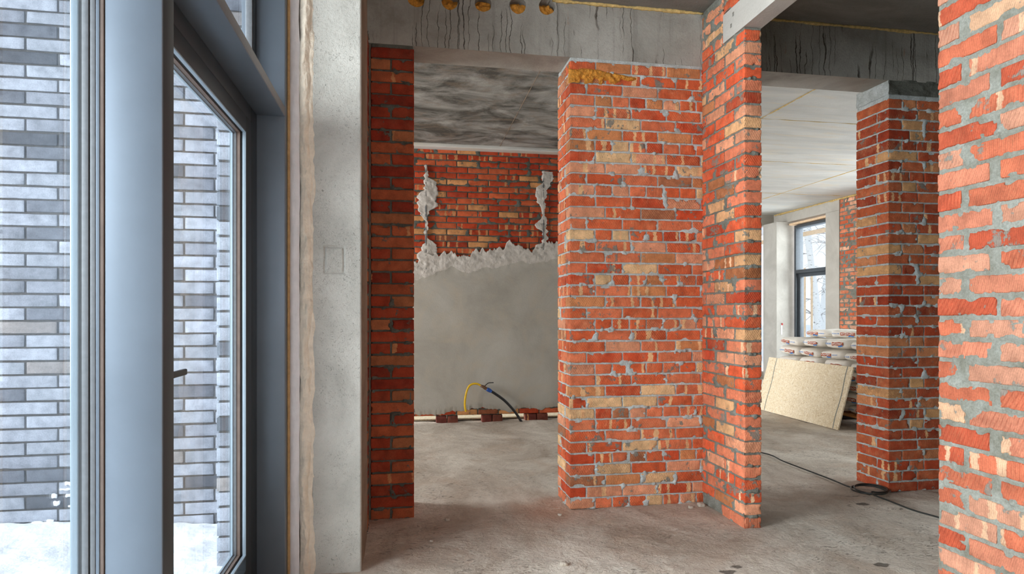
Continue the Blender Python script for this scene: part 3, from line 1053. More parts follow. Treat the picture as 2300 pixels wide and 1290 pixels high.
B_.lay(lay_e, ['front', 'start'], inner=False, gap=vwide, chip=1.2, r=0.004)
B_.panel('front', 0.64, 0.06, 0.0055, proud=0.003)
B_.panel('start', 0.6, 0.03, 0.02)
B_.core(0.012)
accE = B_.A
W2 = Block(2.05, 1.52, (0, -1), (1, 0), 5.7, 0.19, -0.015, 3.494, PAL_E, 54, recess=0.003, ch=0.0797, step=0.05, joint=0.014)
W2.lay(lay_e, ['front'], inner=False, gap=vwide, r=0.006)
W2.panel('front', 0.62, 0.05, 0.03)
W2.core(0.012)
accE.V += W2.A.V
for F in W2.A.F:
    accE.F.append(F + accE.n)
accE.M += W2.A.M; accE.A += W2.A.A; accE.B += W2.A.B
accE.n += W2.A.n
structure(accE.build('wall_right', [M['mortar_near'], M['brick_near']], attrs=True), 'near wall of rough orange brick with thick grey mortar', 'wall')

# precast lintel with two square lifting holes
A = Acc()
x0, x1, y0, y1, z0, z1 = 2.117, 2.24, 2.0, 3.93, 3.148, 3.335
hol = [(3.825, 3.222), (3.80, 3.285)]
ys = sorted({y0, y1, *[h[0] - 0.011 for h in hol], *[h[0] + 0.011 for h in hol]})
zs = sorted({z0, z1, *[h[1] - 0.013 for h in hol], *[h[1] + 0.013 for h in hol]})
for i in range(len(ys) - 1):
    for k in range(len(zs) - 1):
        ym, zm = (ys[i] + ys[i + 1]) / 2, (zs[k] + zs[k + 1]) / 2
        ind = any(abs(ym - h[0]) < 0.0111 and abs(zm - h[1]) < 0.0131 for h in hol)
        xx = x0 + (0.02 if ind else 0)
        A.add([(xx, ys[i], zs[k]), (xx, ys[i + 1], zs[k]), (xx, ys[i + 1], zs[k + 1]), (xx, ys[i], zs[k + 1])], [[0, 1, 2, 3]])
        if ind:
            a, b, c, d = ys[i], ys[i + 1], zs[k], zs[k + 1]
            for p, q in (((a, c), (b, c)), ((b, c), (b, d)), ((b, d), (a, d)), ((a, d), (a, c))):
                A.add([(x0, *p), (x0, *q), (xx, *q), (xx, *p)], [[0, 1, 2, 3]])
for q in ([(x1, y0, z0), (x1, y1, z0), (x1, y1, z1), (x1, y0, z1)], [(x0, y0, z0), (x1, y0, z0), (x1, y1, z0), (x0, y1, z0)],
          [(x0, y0, z1), (x1, y0, z1), (x1, y1, z1), (x0, y1, z1)], [(x0, y1, z0), (x1, y1, z0), (x1, y1, z1), (x0, y1, z1)], [(x0, y0, z0), (x1, y0, z0), (x1, y0, z1), (x0, y0, z1)]):
    A.add(q, [[0, 1, 2, 3]])
lin = structure(A.build('lintel', M['lintel'], smooth=False), 'pale precast concrete lintel resting on the brick partition fin', 'lintel')
W3 = Block(2.12, 3.93, (0, -1), (1, 0), 1.79, 0.118, 3.338, 3.494, PAL_F, 44, ch=0.078, step=0.03)
W3.lay(lambda k: ((fill([0.26]) if k % 2 == 0 else fill([0.135])), 0.118), ['front'], inner=False, gap=wide)
W3.panel('front', 0.55, 0.05, 0.02)
W3.core(0.012)
structure(W3.A.build('wall_over_lintel', [M['mortar_near'], M['brick_fin']], attrs=True))

# rear wall: dark brickwork, plastered below, standing on brick feet
B_ = Block(-0.35, 7.85, (1, 0), (0, 1), 2.97, 0.125, 0.088, 3.40, PAL_W, 61, recess=0.007, bandp=0.35, combp=0.35, ch=0.077, step=0.04)
B_.lay(lambda k: ((fill([0.26]) if k % 2 == 0 else fill([0.135])), 0.12), ['front', 'start', 'end'], inner=False, r=0.007)
B_.panel('front', 0.60, 0.05, 0.016)
B_.core(0.012)
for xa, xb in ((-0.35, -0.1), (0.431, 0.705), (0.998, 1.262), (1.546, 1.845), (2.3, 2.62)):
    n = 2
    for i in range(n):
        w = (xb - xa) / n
        B_.brick(xa + 0.35 + i * w, xa + 0.35 + (i + 1) * w - 0.008, 0.0, 0.122, -0.02, 0.082, keep=9, comb=0.0, col=tuple(0.28 * x + 0.02 for x in PAL_W[i][0]))  # darkened wall palette, shade at the feet put into the colour
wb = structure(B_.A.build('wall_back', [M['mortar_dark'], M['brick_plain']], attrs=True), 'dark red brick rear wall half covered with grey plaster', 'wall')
slab('wall_back_plain', [(-4.3, -0.36, 7.85, 7.98, 0, 3.4)], M['plaster'])
# plaster coat with ragged top and bottom
nu, nv = 520, 150
uu, vv = np.linspace(-0.34, 2.6, nu), np.linspace(0, 1, nv) ** 0.75
g = np.stack(np.meshgrid(uu, vv, indexing='ij'), -1).reshape(-1, 2)
x = g[:, 0]
P1 = np.stack([x, 0 * x, 0 * x], 1)
top = np.interp(x, [-0.4, 0.2, 0.33, 0.6, 0.85, 1.1, 1.45, 1.7, 1.95, 2.7], [1.93, 1.93, 2.05, 2.12, 2.06, 2.16, 2.20, 2.20, 2.26, 2.25])
ttop = top + 0.16 * (fbm(P1, 6, 3, 4) - 0.5) + 0.11 * (fbm(P1, 26, 8, 3) - 0.5)
bot = 0.155 + 0.12 * (fbm(P1, 4.5, 13, 5) - 0.5) + 0.03 * (fbm(P1, 30, 14, 3) - 0.5) - 0.04 * sstep(0.45, 0.2, x)
z = bot + (ttop - bot) * g[:, 1]
P = np.stack([x, 0 * x, z], 1)
rough = sstep(-0.30, -0.14, z - top + 0.10 * (fbm(P1, 8, 17, 2) - 0.5))
y = 7.835 - 0.004 * fbm(P, 5, 2, 3) - rough * (0.034 * fbm(P, (13, 1, 17), 31, 4) - 0.004)
rim = (g[:, 1] < 1e-6) | (g[:, 1] > 1 - 1e-6)
y = np.where(rim, 7.848, y)
F = gridF(nu, nv)
fr = rough[F].mean(1) > 0.5
A = Acc()
A.add(np.stack([x, y, z], 1), F[~fr], 0)
A.add(np.stack([x, y, z], 1), F[fr], 1)
pl = A.build('plaster_coat', [M['plaster'], M['daub']], parent=wb)
for xb, za, zb, seed in ((0.305, 1.86, 3.17, 3), (1.775, 2.15, 3.15, 8)):
    A = Acc()
    n = 40
    flatbox(A, xb - 0.013, xb + 0.013, 7.826, 7.829, za, zb)
    tube(A, [(xb, 7.822, za), (xb, 7.822, zb)], 0.0045, 8)
    bc = A.build('plaster_beacon', M['steel'], origin=(xb, 7.83, za))
    tag(bc, 'thin steel plaster bead at the bare end of the rear wall' if seed == 3 else 'steel plaster bead caked in grey plaster by the middle pillar', 'plaster bead', 'plaster beads on the rear wall')
    nu, nv = 22, 190
    uu, vv = np.linspace(0, 1, nu), np.linspace(za, zb - 0.01, nv)
    g = np.stack(np.meshgrid(uu, vv, indexing='ij'), -1).reshape(-1, 2)
    P = np.stack([g[:, 0] * 0, g[:, 1] * 0 + seed, g[:, 1]], 1)
    lo = 0.012 + 0.085 * sstep(0.38, 0.7, vnoise(P, 6.5, 4)) + 0.05 * (fbm(P, 26, 5, 3) - 0.4)
    hi = 0.012 + 0.12 * sstep(0.36, 0.66, vnoise(P, 5.2, 9)) + 0.06 * (fbm(P, 26, 7, 3) - 0.4)
    dx = -lo + (lo + hi) * g[:, 0]
    P2 = np.stack([dx, g[:, 1] * 0 + seed, g[:, 1]], 1)
    yy = 7.832 - 0.028 * fbm(P2, (22, 1, 20), 3, 4) + 0.012 * np.abs(dx) / 0.1
    yy = np.where((g[:, 0] < 1e-6) | (g[:, 0] > 1 - 1e-6), 7.848, yy)
    A = Acc()
    A.add(np.stack([xb + dx, yy, g[:, 1]], 1), gridF(nu, nv))
    A.build('plaster_daub', M['daub'], parent=bc)

# concrete column with a square imprint
nu, nv = 64, 860
xs, zs = np.linspace(-0.4525, -0.2017, nu), np.linspace(-0.01, 3.495, nv)
g = np.stack(np.meshgrid(xs, zs, indexing='ij'), -1).reshape(-1, 2)
P = np.stack([g[:, 0], 0 * g[:, 0], g[:, 1]], 1)
yy = 3.407 + 0.003 * (fbm(P, 9, 3, 3) - 0.5)
wx = g[:, 0] + 0.004 * (vnoise(P, 20, 4) - 0.5)
wz = g[:, 1] + 0.006 * (vnoise(P, 15, 6) - 0.5)
dsq = np.abs(np.maximum(np.abs(wx + 0.339) / 0.047, np.abs(wz - 1.627) / 0.066) - 1) * 0.055
yy = yy + 0.010 * np.exp(-(dsq / 0.0042) ** 2)
ex = np.minimum(g[:, 0] + 0.4525, -0.2017 - g[:, 0])
yy = yy + 0.010 * np.clip(1 - ex / 0.007, 0, 1) ** 2
A = Acc()
A.add(np.stack([g[:, 0], yy, g[:, 1]], 1), gridF(nu, nv), 0)
nu, nv = 50, 160
ys, zs = np.linspace(3.416, 3.99, nu), np.linspace(-0.01, 3.495, nv)
g = np.stack(np.meshgrid(ys, zs, indexing='ij'), -1).reshape(-1, 2)
P = np.stack([0 * g[:, 0], g[:, 0], g[:, 1]], 1)
xx = -0.2017 + 0.006 * (fbm(P, 6, 3, 3) - 0.5)
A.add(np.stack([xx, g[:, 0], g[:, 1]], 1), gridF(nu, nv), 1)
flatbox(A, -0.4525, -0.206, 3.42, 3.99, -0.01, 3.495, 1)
structure(A.build('concrete_column', [M['column'], M['column_side']]), 'pale concrete column with a square imprint beside the foam-sealed frame', 'column')
B_ = Block(-0.34, 3.99, (1, 0), (0, 1), 0.137, 0.244, 0, 3.1, PAL_B, 71, recess=0.012, bandp=0.2, combp=0.2, ch=0.0775, step=0.03)
B_.lay(lambda k: ([0.137], 0.244), ['front', 'end'], inner=False)
B_.panel('end', 0.55, 0.04, 0.012)
B_.core(0.02)
structure(B_.A.build('wall_infill', [M['mortar_dark'], M['brick_plain']], attrs=True))

# ------------------------------------------------------------------ glazed front: fixed window, mullion, door
X0, X1 = -0.571, -0.704


def rect(A, y0, y1, z0, z1, w, xa, xb, mi=0, r=0.002, wz=None):
    """a rectangular frame in a plane of constant x"""
    wz = w if wz is None else wz
    box(A, xa, xb, y0, y0 + w, z0, z1, mi, r)
    box(A, xa, xb, y1 - w, y1, z0, z1, mi, r)
    box(A, xa, xb, y0 + w - 0.001, y1 - w + 0.001, z0, z0 + wz, mi, r)
    box(A, xa, xb, y0 + w - 0.001, y1 - w + 0.001, z1 - wz, z1, mi, r)


FR = [M['frame'], M['frame_shade'], M['cap'], M['gasket'], M['spacer'], M['brownfilm']]
win = structure(empty('window_1', (X0, 1.7, 0)), 'tall fixed window of anthracite aluminium facing the grey brick yard', 'window')
A = Acc()
# mullion between window and door: deep box on the room side, glazing profiles outside
box(A, X1 + 0.004, X0, 1.6705, 1.7475, 0, 3.5, 0, 0.003)
m1 = A.build('mullion', FR, parent=win, origin=(X0, 1.7, 0))
A = Acc()
box(A, X0 - 0.003, X0 + 0.0008, 1.6735, 1.745, 0, 3.5, 1, 0.0005)  # thin dark skin, the room side's shade put into its colour
A.build('room_face', FR, parent=m1, origin=(X0, 1.7, 0))
A = Acc()
box(A, -0.7095, X1 + 0.003, 1.6685, 1.744, 0, 3.5, 5, 0.001)
box(A, -0.7180, -0.7097, 1.6670, 1.744, 0, 3.5, 0, 0.001)
box(A, -0.7297, -0.7185, 1.6660, 1.744, 0, 3.5, 4, 0.001)
box(A, -0.7335, -0.7290, 1.6760, 1.744, 0, 3.5, 3, 0.001)
box(A, -0.7475, -0.7330, 1.6650, 1.744, 0, 3.5, 4, 0.001)
box(A, -0.7557, -0.7470, 1.6690, 1.744, 0, 3.5, 3, 0.001)
m2 = A.build('glazing_profile', FR, parent=win, origin=(-0.71, 1.7, 0))
A = Acc()
box(A, -0.7725, -0.7550, 1.664, 1.750, 0, 3.5, 2, 0.002)
A.build('cover_cap', FR, parent=m2, origin=(-0.76, 1.7, 0))
for yy in (0.3, -1.2, -2.7, -4.15):
    A = Acc()
    box(A, -0.775, X0, yy, yy + 0.077, 0, 3.5, 0, 0.003)
    A.build('mullion', FR, parent=win, origin=(X0, yy, 0))
A = Acc()
box(A, -0.775, X0, -4.2, 1.67, 0, 0.10, 0, 0.003)
A.build('bottom_rail', FR, parent=win, origin=(X0, 0, 0))
A = Acc()
for ya, yb in ((-4.07, -2.7), (-2.62, -1.2), (-1.12, 0.3), (0.38, 1.668)):
    flatbox(A, -0.745, -0.739, ya, yb, 0.1, 3.5)
A.build('pane', M['glass'], parent=win, origin=(-0.742, 0, 0))

# door unit: post, transom with an upper light, frame, leaf
door = structure(empty('door_1', (X0, 2.5, 0)), 'anthracite aluminium glazed door with a dark lever handle', 'door')
A = Acc()
box(A, -0.776, X0, 3.330, 3.402, 0, 3.5, 0, 0.003)
A.build('post', FR, parent=door, origin=(X0, 3.36, 0))
A = Acc()
box(A, X1 - 0.07, X0, 1.7480, 3.3295, 2.336, 2.384, 0, 0.003)
tr = A.build('transom', FR, parent=door, origin=(X0, 2.5, 2.36))
A = Acc()
box(A, X0 - 0.002, X0 + 0.0008, 1.749, 3.3285, 2.3385, 2.3815, 4, 0.0005)
A.build('room_face', FR, parent=tr, origin=(X0, 2.5, 2.36))
A = Acc()
rect(A, 1.749, 3.329, 2.385, 3.5, 0.052, -0.745, X1, 1)
rect(A, 1.800, 3.278, 2.436, 3.45, 0.014, -0.742, X1 - 0.008, 4)
ul = A.build('upper_light', FR, parent=door, origin=(X1, 2.5, 2.9))
A = Acc()
flatbox(A, -0.742, -0.736, 1.81, 3.27, 2.44, 3.46)
A.build('pane', M['glass'], parent=ul, origin=(-0.74, 2.5, 2.9))
A = Acc()
rect(A, 1.749, 3.329, 0.02, 2.335, 0.125, -0.775, X1, 1, wz=0.072)
A.build('frame', FR, parent=door, origin=(X1, 2.5, 1.2))
A = Acc()
rect(A, 1.880, 3.196, 0.098, 2.258, 0.105, -0.772, X1 + 0.003, 1, wz=0.068)
leaf = A.build('leaf', FR, parent=door, origin=(X1, 2.5, 1.2))
A = Acc()
Z0_, Z1_ = 0.235, 2.185
YA, YB = 1.985, 3.088
rect(A, YA - 0.003, YB + 0.003, Z0_ - 0.003, Z1_ + 0.003, 0.006, -0.7150, X1 + 0.0035, 2, 0.0005)  # lit edge of the bead, put in as a lighter coloured strip
rect(A, YA - 0.002, YB + 0.002, Z0_ - 0.002, Z1_ + 0.002, 0.003, -0.7255, -0.7150, 3, 0.0005)
rect(A, YA - 0.002, YB + 0.002, Z0_ - 0.002, Z1_ + 0.002, 0.007, -0.7410, -0.7250, 5, 0.0005)
rect(A, YA - 0.002, YB + 0.002, Z0_ - 0.002, Z1_ + 0.002, 0.010, -0.7560, -0.7405, 4, 0.0005)
rect(A, YA - 0.002, YB + 0.002, Z0_ - 0.002, Z1_ + 0.002, 0.013, -0.7640, -0.7550, 2, 0.0005)
A.build('glazing_bead', FR, parent=leaf, origin=(X1, 2.5, 1.2))
A = Acc()
flatbox(A, -0.764, -0.758, YA, YB, Z0_, Z1_)
A.build('pane', M['glass'], parent=leaf, origin=(-0.76, 2.5, 1.2))
A = Acc()
box(A, -0.702, -0.694, 1.915, 1.945, 1.09, 1.24, 0, 0.003)
tube(A, spline([(-0.695, 1.93, 1.172), (-0.655, 1.93, 1.172), (-0.648, 1.945, 1.172)], 4), 0.009, 12)
v, F, _, _ = rbox((0, 0, 0), (0.0065, 0.07, 0.0115), 0.006, 0.01)
A.add(v + np.array([-0.646, 2.010, 1.172]), F)
A.build('handle', M['handle'], parent=leaf, origin=(-0.66, 1.95, 1.17))
A = Acc()
box(A, X1 - 0.002, X1 + 0.012, 2.2, 3.1, 0.088, 0.097, 0, 0.002)
A.build('drip_strip', M['cap'], parent=door, origin=(X1, 2.6, 0.09))

# foam and tape between frame and column
seal = tag(empty('foam_seal', (-0.51, 3.40, 0)), 'ragged cream foam and tape seal between the door frame and concrete column', 'foam seal')


def strip(xa, xb, y, bulge, amp, mat, name, seed, nu=14, nv=420, zlo=0.0):
    uu, vv = np.linspace(0, 1, nu), np.linspace(zlo, 3.495, nv)
    g = np.stack(np.meshgrid(uu, vv, indexing='ij'), -1).reshape(-1, 2)
    P1 = np.stack([0 * g[:, 0], 0 * g[:, 0] + seed, g[:, 1]], 1)
    w0 = xa + amp * 0.5 * (fbm(P1, 5, seed, 3) - 0.5)
    w1 = xb + amp * (fbm(P1, 7, seed + 5, 4) - 0.5)
    x = w0 + (w1 - w0) * g[:, 0]
    P = np.stack([x, 0 * x + seed, g[:, 1]], 1)
    y_ = y - bulge * np.sin(np.pi * g[:, 0]) ** 0.7 * (0.6 + 0.8 * fbm(P, (30, 1, 9), seed + 9, 4)) - amp * 0.35 * (fbm(P, (55, 1, 22), seed + 2, 3) - 0.5)
    A = Acc()
    A.add(np.stack([x, y_, g[:, 1]], 1), gridF(nu, nv))
    return A.build(name, mat, parent=seal, origin=((xa + xb) / 2, y, 0))


strip(X0 - 0.004, X0 + 0.013, 3.402, 0.010, 0.002, M['seal_cord'], 'backer_cord', 3, nu=8)
strip(X0 + 0.010, -0.512, 3.405, 0.008, 0.010, M['seal_white'], 'sealing_tape', 5)
strip(-0.516, -0.450, 3.418, 0.030, 0.034, M['seal_cream'], 'foam_bead', 8, nu=26)
strip(-0.482, -0.440, 3.409, 0.006, 0.030, M['seal_cream'], 'foam_smear', 18, nu=14)
slab('wall_left_return', [(-0.776, -0.452, 3.425, 4.26, 0, 3.5)], M['column_side'])

# ------------------------------------------------------------------ the snowy yard outside
yard = [M['facade_mortar'], M['facade_brick']]
B_ = Block(-4.4, 4.0, (1, 0), (0, 1), 3.75, 0.2, 0.0, 3.9, PAL_X, 81, recess=0.009, bandp=0.0, combp=0.0, ch=0.0762, step=0.05, joint=0.0105)
s0 = (-2.2457 + 4.4) % 0.3335


def lay_x(k):
    a = (s0 if k % 2 == 0 else s0 + 0.1667) % 0.3335
    return [a] + [0.3335] * 13, 0.12


B_.z0 = 0.0172
B_.lay(lay_x, ['front'], inner=False, r=0.003, chip=0.25, comb=0.0)
B_.panel('front', 0.9, 0.02, 0.03)
B_.core(0.015)
yw = structure(B_.A.build('wall_yard', yard, attrs=True), 'long pale grey brick wall outside above the snow', 'wall')
B_ = Block(-0.911, 3.40, (1, 0), (0, 1), 0.16, 0.62, 0.0, 3.9, PAL_X, 83, recess=0.009, bandp=0.0, combp=0.0, ch=0.0758, step=0.04, joint=0.0105)
B_.lay(lambda k: ([0.16], 0.30 if k % 2 else 0.17), ['front', 'start'], inner=True, r=0.003, chip=0.25, comb=0.0)
B_.panel('front', 0.9, 0.02, 0.03)
B_.panel('start', 0.9, 0.02, 0.03)
B_.core(0.015)
structure(B_.A.build('pier_yard', yard, attrs=True), 'grey brick reveal outside the door glass', 'wall')
nx, ny = 150, 190
gx, gy = np.linspace(-6.5, -0.780, nx), np.linspace(-6, 3.995, ny)
g = np.stack(np.meshgrid(gx, gy, indexing='ij'), -1).reshape(-1, 2)
P = np.concatenate([g, np.zeros((len(g), 1))], 1)
hz = 0.075 + 0.05 * sstep(-1.2, -2.4, g[:, 0]) + 0.05 * (fbm(P, 2.6, 4, 4) - 0.5) + 0.03 * (fbm(P, 11, 7, 3) - 0.5) + 0.05 * sstep(3.75, 4.0, g[:, 1])
A = Acc()
F = gridF(nx, ny)
A.add(np.stack([g[:, 0], g[:, 1], hz], 1), F[~((g[F].mean(1)[:, 0] > -0.905) & (g[F].mean(1)[:, 1] > 3.40))])
tag(A.build('snow_ground', M['snow']), 'trampled white snow lying in the grey brick yard', 'snow', kind='stuff')
A = Acc()
rng = random.Random(5)
for i in range(46):
    x = -1.70 - abs(rng.gauss(0, 0.10)) - (0.12 if rng.random() < 0.3 else 0)
    z = 0.14 + abs(rng.gauss(0, 0.11))
    w, h = rng.uniform(0.006, 0.032), rng.uniform(0.004, 0.016)
    v, F, nrm, _ = rbox((0, 0, 0), (w, 0.006, h), 0.006, 0.012)
    v = v + nrm * ((vnoise(v + i, 90, 3) - 0.5) * 0.012)[:, None]
    A.add(v + np.array([x, 3.998, z]), F)
tag(A.build('snow_splash', M['snow']), 'snow splashes stuck on the grey brick wall by the window mullion', 'snow', kind='stuff')

# ------------------------------------------------------------------ far room: glazed wall towards the street
XW = 7.71
slab('wall_street', [(XW, XW + 0.3, 4.3, 4.8, 0, 3.4), (XW, XW + 0.3, 4.8, 9.2, 3.1, 3.4), (XW, XW + 0.3, 4.8, 9.2, 0, 0.15),
                     (XW - 0.02, XW + 0.3, 10.14, 12.2, 3.19, 3.4), (XW, XW + 0.3, 10.45, 11.7, 0, 0.10)], M['lintel'])
slab('column_far', [(XW - 0.004, XW + 0.26, 10.16, 10.525, 0, 3.19)], M['lintel'])
A = Acc()
flatbox(A, 7.456, XW + 0.26, 11.68, 12.16, 0, 3.19)
structure(A.build('column_corner', M['lintel'], smooth=False), 'pale concrete corner column of the far room', 'column')
B_ = Block(XW + 0.004, 10.155, (0, -1), (1, 0), 1.0, 0.25, 0, 3.4, [(srgb(214, 130, 96), 5), (srgb(226, 170, 140), 4), (srgb(200, 100, 66), 3)], 91, recess=0.002, bandp=0.1, combp=0.1, ch=0.077, step=0.05, joint=0.016)
B_.lay(lambda k: ((fill([0.26]) if k % 2 == 0 else fill([0.135])), 0.25), ['front', 'start'], inner=False, gap=vwide)
B_.panel('front', 0.64, 0.05, 0.02)
B_.core(0.012)
structure(B_.A.build('wall_street_brick', [M['mortar_near'], M['brick_near']], attrs=True))
A = Acc()
seam(A, (XW - 0.01, 9.2, 3.385), (XW - 0.03, 12.1, 3.388), 0.016, n=60, seed=31)
A.build('foam_seam', M['foam_pale'], parent=bpy.data.objects['wall_street'])

win2 = structure(empty('window_2', (7.86, 11.1, 0)), 'grey framed glazed door and upper light in the far room', 'window')
FM = [M['far_frame'], M['white']]


def far_frame(parent, ya, yb):
    A = Acc()
    rect(A, ya, yb, 0.10, 3.11, 0.055, XW + 0.08, XW + 0.24, 0, 0.003)
    box(A, XW + 0.08, XW + 0.24, ya + 0.05, yb - 0.05, 2.145, 2.215, 0, 0.003)
    A.build('frame', FM, parent=parent, origin=(7.86, (ya + yb) / 2, 1.5))
    A = Acc()
    rect(A, ya + 0.055, yb - 0.055, 0.155, 2.145, 0.07, XW + 0.13, XW + 0.21, 0, 0.003)
    lf = A.build('leaf', FM, parent=parent, origin=(7.86, (ya + yb) / 2, 1.5))
    A = Acc()
    flatbox(A, XW + 0.165, XW + 0.171, ya + 0.12, yb - 0.12, 0.22, 2.08)
    A.build('pane', M['glass'], parent=lf, origin=(7.86, (ya + yb) / 2, 1.2))
    A = Acc()
    flatbox(A, XW + 0.165, XW + 0.171, ya + 0.055, yb - 0.055, 2.215, 3.055)
    A.build('upper_pane', M['glass'], parent=parent, origin=(7.86, (ya + yb) / 2, 2.6))


far_frame(win2, 10.50, 11.60)
A = Acc()
box(A, XW + 0.02, XW + 0.22, 10.5, 11.68, 3.125, 3.16, 0, 0.003)
A.build('packing_board', M['timber'], parent=win2, origin=(7.8, 11, 3.14))
win3 = structure(empty('window_assumed', (7.86, 7.0, 0)), 'assumed glazed wall of the far room hidden behind the farther brick pillar', 'window')  # unseen glazing, added so daylight from the street lights the far room
for ya in (4.8, 6.27, 7.73):
    far_frame(win3, ya + 0.02, ya + 1.45)
win4 = structure(empty('window_4', (6.0, 12.2, 0)), 'bright end window of the far room beside the corner column', 'window')
A = Acc()
for xa in (4.2, 5.8, 7.38):
    box(A, xa, xa + 0.06, 12.2, 12.3, 0.12, 3.18, 0, 0.003)
box(A, 4.2, 7.44, 12.2, 12.3, 2.72, 2.78, 0, 0.003)
box(A, 4.2, 7.44, 12.2, 12.3, 0.12, 0.18, 0, 0.003)
A.build('frame', FM, parent=win4, origin=(6, 12.25, 1))
A = Acc()
flatbox(A, 4.2, 7.44, 12.25, 12.256, 0.15, 3.17)
A.build('pane', M['glass'], parent=win4, origin=(6, 12.25, 1))

# thermometer-like strip on the corner column
A = Acc()
box(A, 7.545, 7.575, 11.672, 11.680, 0.92, 1.13, 0, 0.002)
ts = tag(A.build('marker_strip', M['white'], origin=(7.56, 11.68, 1.0)), 'small white strip with a red tip on the far corner column', 'marker')
A = Acc()
box(A, 7.556, 7.584, 11.660, 11.672, 1.11, 1.15, 0, 0.003)
A.build('tip', M['red'], parent=ts, origin=(7.57, 11.668, 1.13))

# street side: snow, birches, canopy, posts
nx, ny = 90, 110
gx, gy = np.linspace(8.05, 34, nx), np.linspace(2, 40, ny)
g = np.stack(np.meshgrid(gx, gy, indexing='ij'), -1).reshape(-1, 2)
P = np.concatenate([g, np.zeros((len(g), 1))], 1)
A = Acc()
A.add(np.stack([g[:, 0], g[:, 1], 0.05 + 0.25 * (fbm(P, 0.35, 4, 4) - 0.5) + 0.05 * np.clip(g[:, 0] - 12, 0, 9)], 1), gridF(nx, ny))
tag(A.build('snow_ground', M['snow']), 'snow field outside the far grey window', 'snow', kind='stuff')


def birch(x, y, h, r, seed, label):
    rng = random.Random(seed)
    root = tag(empty('birch_tree', (x, y, 0.0)), label, 'tree', 'birches outside the far window')
    A = Acc()
    P = [(x + 0.25 * math.sin(z * 0.5 + seed), y + 0.2 * math.cos(z * 0.6 + seed) - 0.2 * math.cos(seed), z) for z in np.linspace(-0.2, h, 16)]
    tube(A, P, [r * (1 - 0.75 * i / 15) for i in range(16)], 10)
    A.build('trunk', M['birch'], parent=root, origin=(x, y, 0))
    A = Acc()
    for i in range(13):
        k = rng.randint(3, 14)
        p = Vector(P[k])
        a = rng.uniform(0, 6.28)
        d = Vector((math.cos(a), math.sin(a), rng.uniform(0.2, 0.9))).normalized()
        L = rng.uniform(0.7, 1.8) * (1 - k / 20)
        q = [p + d * (L * t) + Vector((0, 0, -0.35 * L * t * t)) for t in (0, 0.25, 0.5, 0.75, 1)]
        tube(A, q, [0.016, 0.013, 0.010, 0.007, 0.004], 5)
        for j in range(5):
            s = q[1 + j % 4]
            d2 = (d + Vector((rng.uniform(-1, 1), rng.uniform(-1, 1), rng.uniform(-1, 0.3)))).normalized()
            tube(A, [s, s + d2 * 0.25, s + d2 * 0.5 + Vector((0, 0, -0.15))], [0.007, 0.005, 0.003], 4)
    A.build('branches', M['bark_dark'], parent=root, origin=(x, y, 0))
    return root


birch(11.9, 16.9, 7.0, 0.12, 2, 'birch tree trunk outside next to the orange posts')
birch(14.2, 19.2, 8.0, 0.13, 5, 'thin birch tree in the middle of the far window')
birch(15.8, 21.9, 8.0, 0.12, 9, 'birch tree beside the concrete jamb of the far window')
for i, (x, y, lab) in enumerate(((11.0, 15.9, 'orange timber post outside nearest the grey window frame'), (11.25, 15.95, 'orange timber post outside next to a birch trunk'))):
    A = Acc()
    box(A, x - 0.022, x + 0.022, y - 0.022, y + 0.022, 0, 2.6, 0, 0.004)
    tag(A.build('outside_post', M['timber'], origin=(x, y, 0)), lab, 'post', 'orange posts outside')
can = tag(empty('outside_canopy', (9.2, 14.5, 3.4)), 'timber edged pale canopy outside the far window', 'canopy')
A = Acc()
flatbox(A, 8.1, 10.4, 12.5, 19, 3.62, 3.72)
A.build('soffit', M['white'], parent=can, origin=(9.2, 15, 3.65))
A = Acc()
box(A, 10.4, 10.5, 12.5, 19, 3.38, 3.48, 0, 0.004)
A.build('beam_rail', M['timber'], parent=can, origin=(10.45, 15, 3.4))
for yy in (12.6, 18.8):
    A = Acc()
    box(A, 10.36, 10.46, yy, yy + 0.1, -0.1, 3.63, 0, 0.004)
    A.build('support', M['timber'], parent=can, origin=(10.4, yy, 0))

# ------------------------------------------------------------------ chipboard sheet, pallet and bags
A = Acc()
LX, LZ = 5.146 - 4.945, 0.722
wid = math.hypot(LX, LZ)
ang = math.atan2(LX, LZ)
box(A, -0.009, 0.009, 0, 1.70, 0.0, wid, 0, 0.001)
osb = A.build('chipboard_sheet', M['osb'], smooth=False)
osb.location = (4.954, 6.545, 0.004)
osb.rotation_euler = (0, ang, 0)
tag(osb, 'pale chipboard sheet leaning against the stack of bags', 'board')
for yy in (0.085, 1.50):
    A = Acc()
    P = [(-0.0098, yy + 0.008 * math.sin(t * 9), t * wid) for t in np.linspace(0.003, 0.997, 14)]
    for i in range(13):
        (xa, ya, za), (xb, yb, zb) = P[i], P[i + 1]
        A.add([(xa, ya - 0.007, za), (xa, ya + 0.007, za), (xb, yb + 0.007, zb), (xb, yb - 0.007, zb)], [[0, 1, 2, 3]])
        A.add([(xa + .002, ya - 0.007, za), (xa + .002, ya + 0.007, za), (xb + .002, yb + 0.007, zb), (xb + .002, yb - 0.007, zb)], [[0, 1, 2, 3]])
    st = A.build('painted_stripe', M['osb_stripe'])
    st.parent = osb

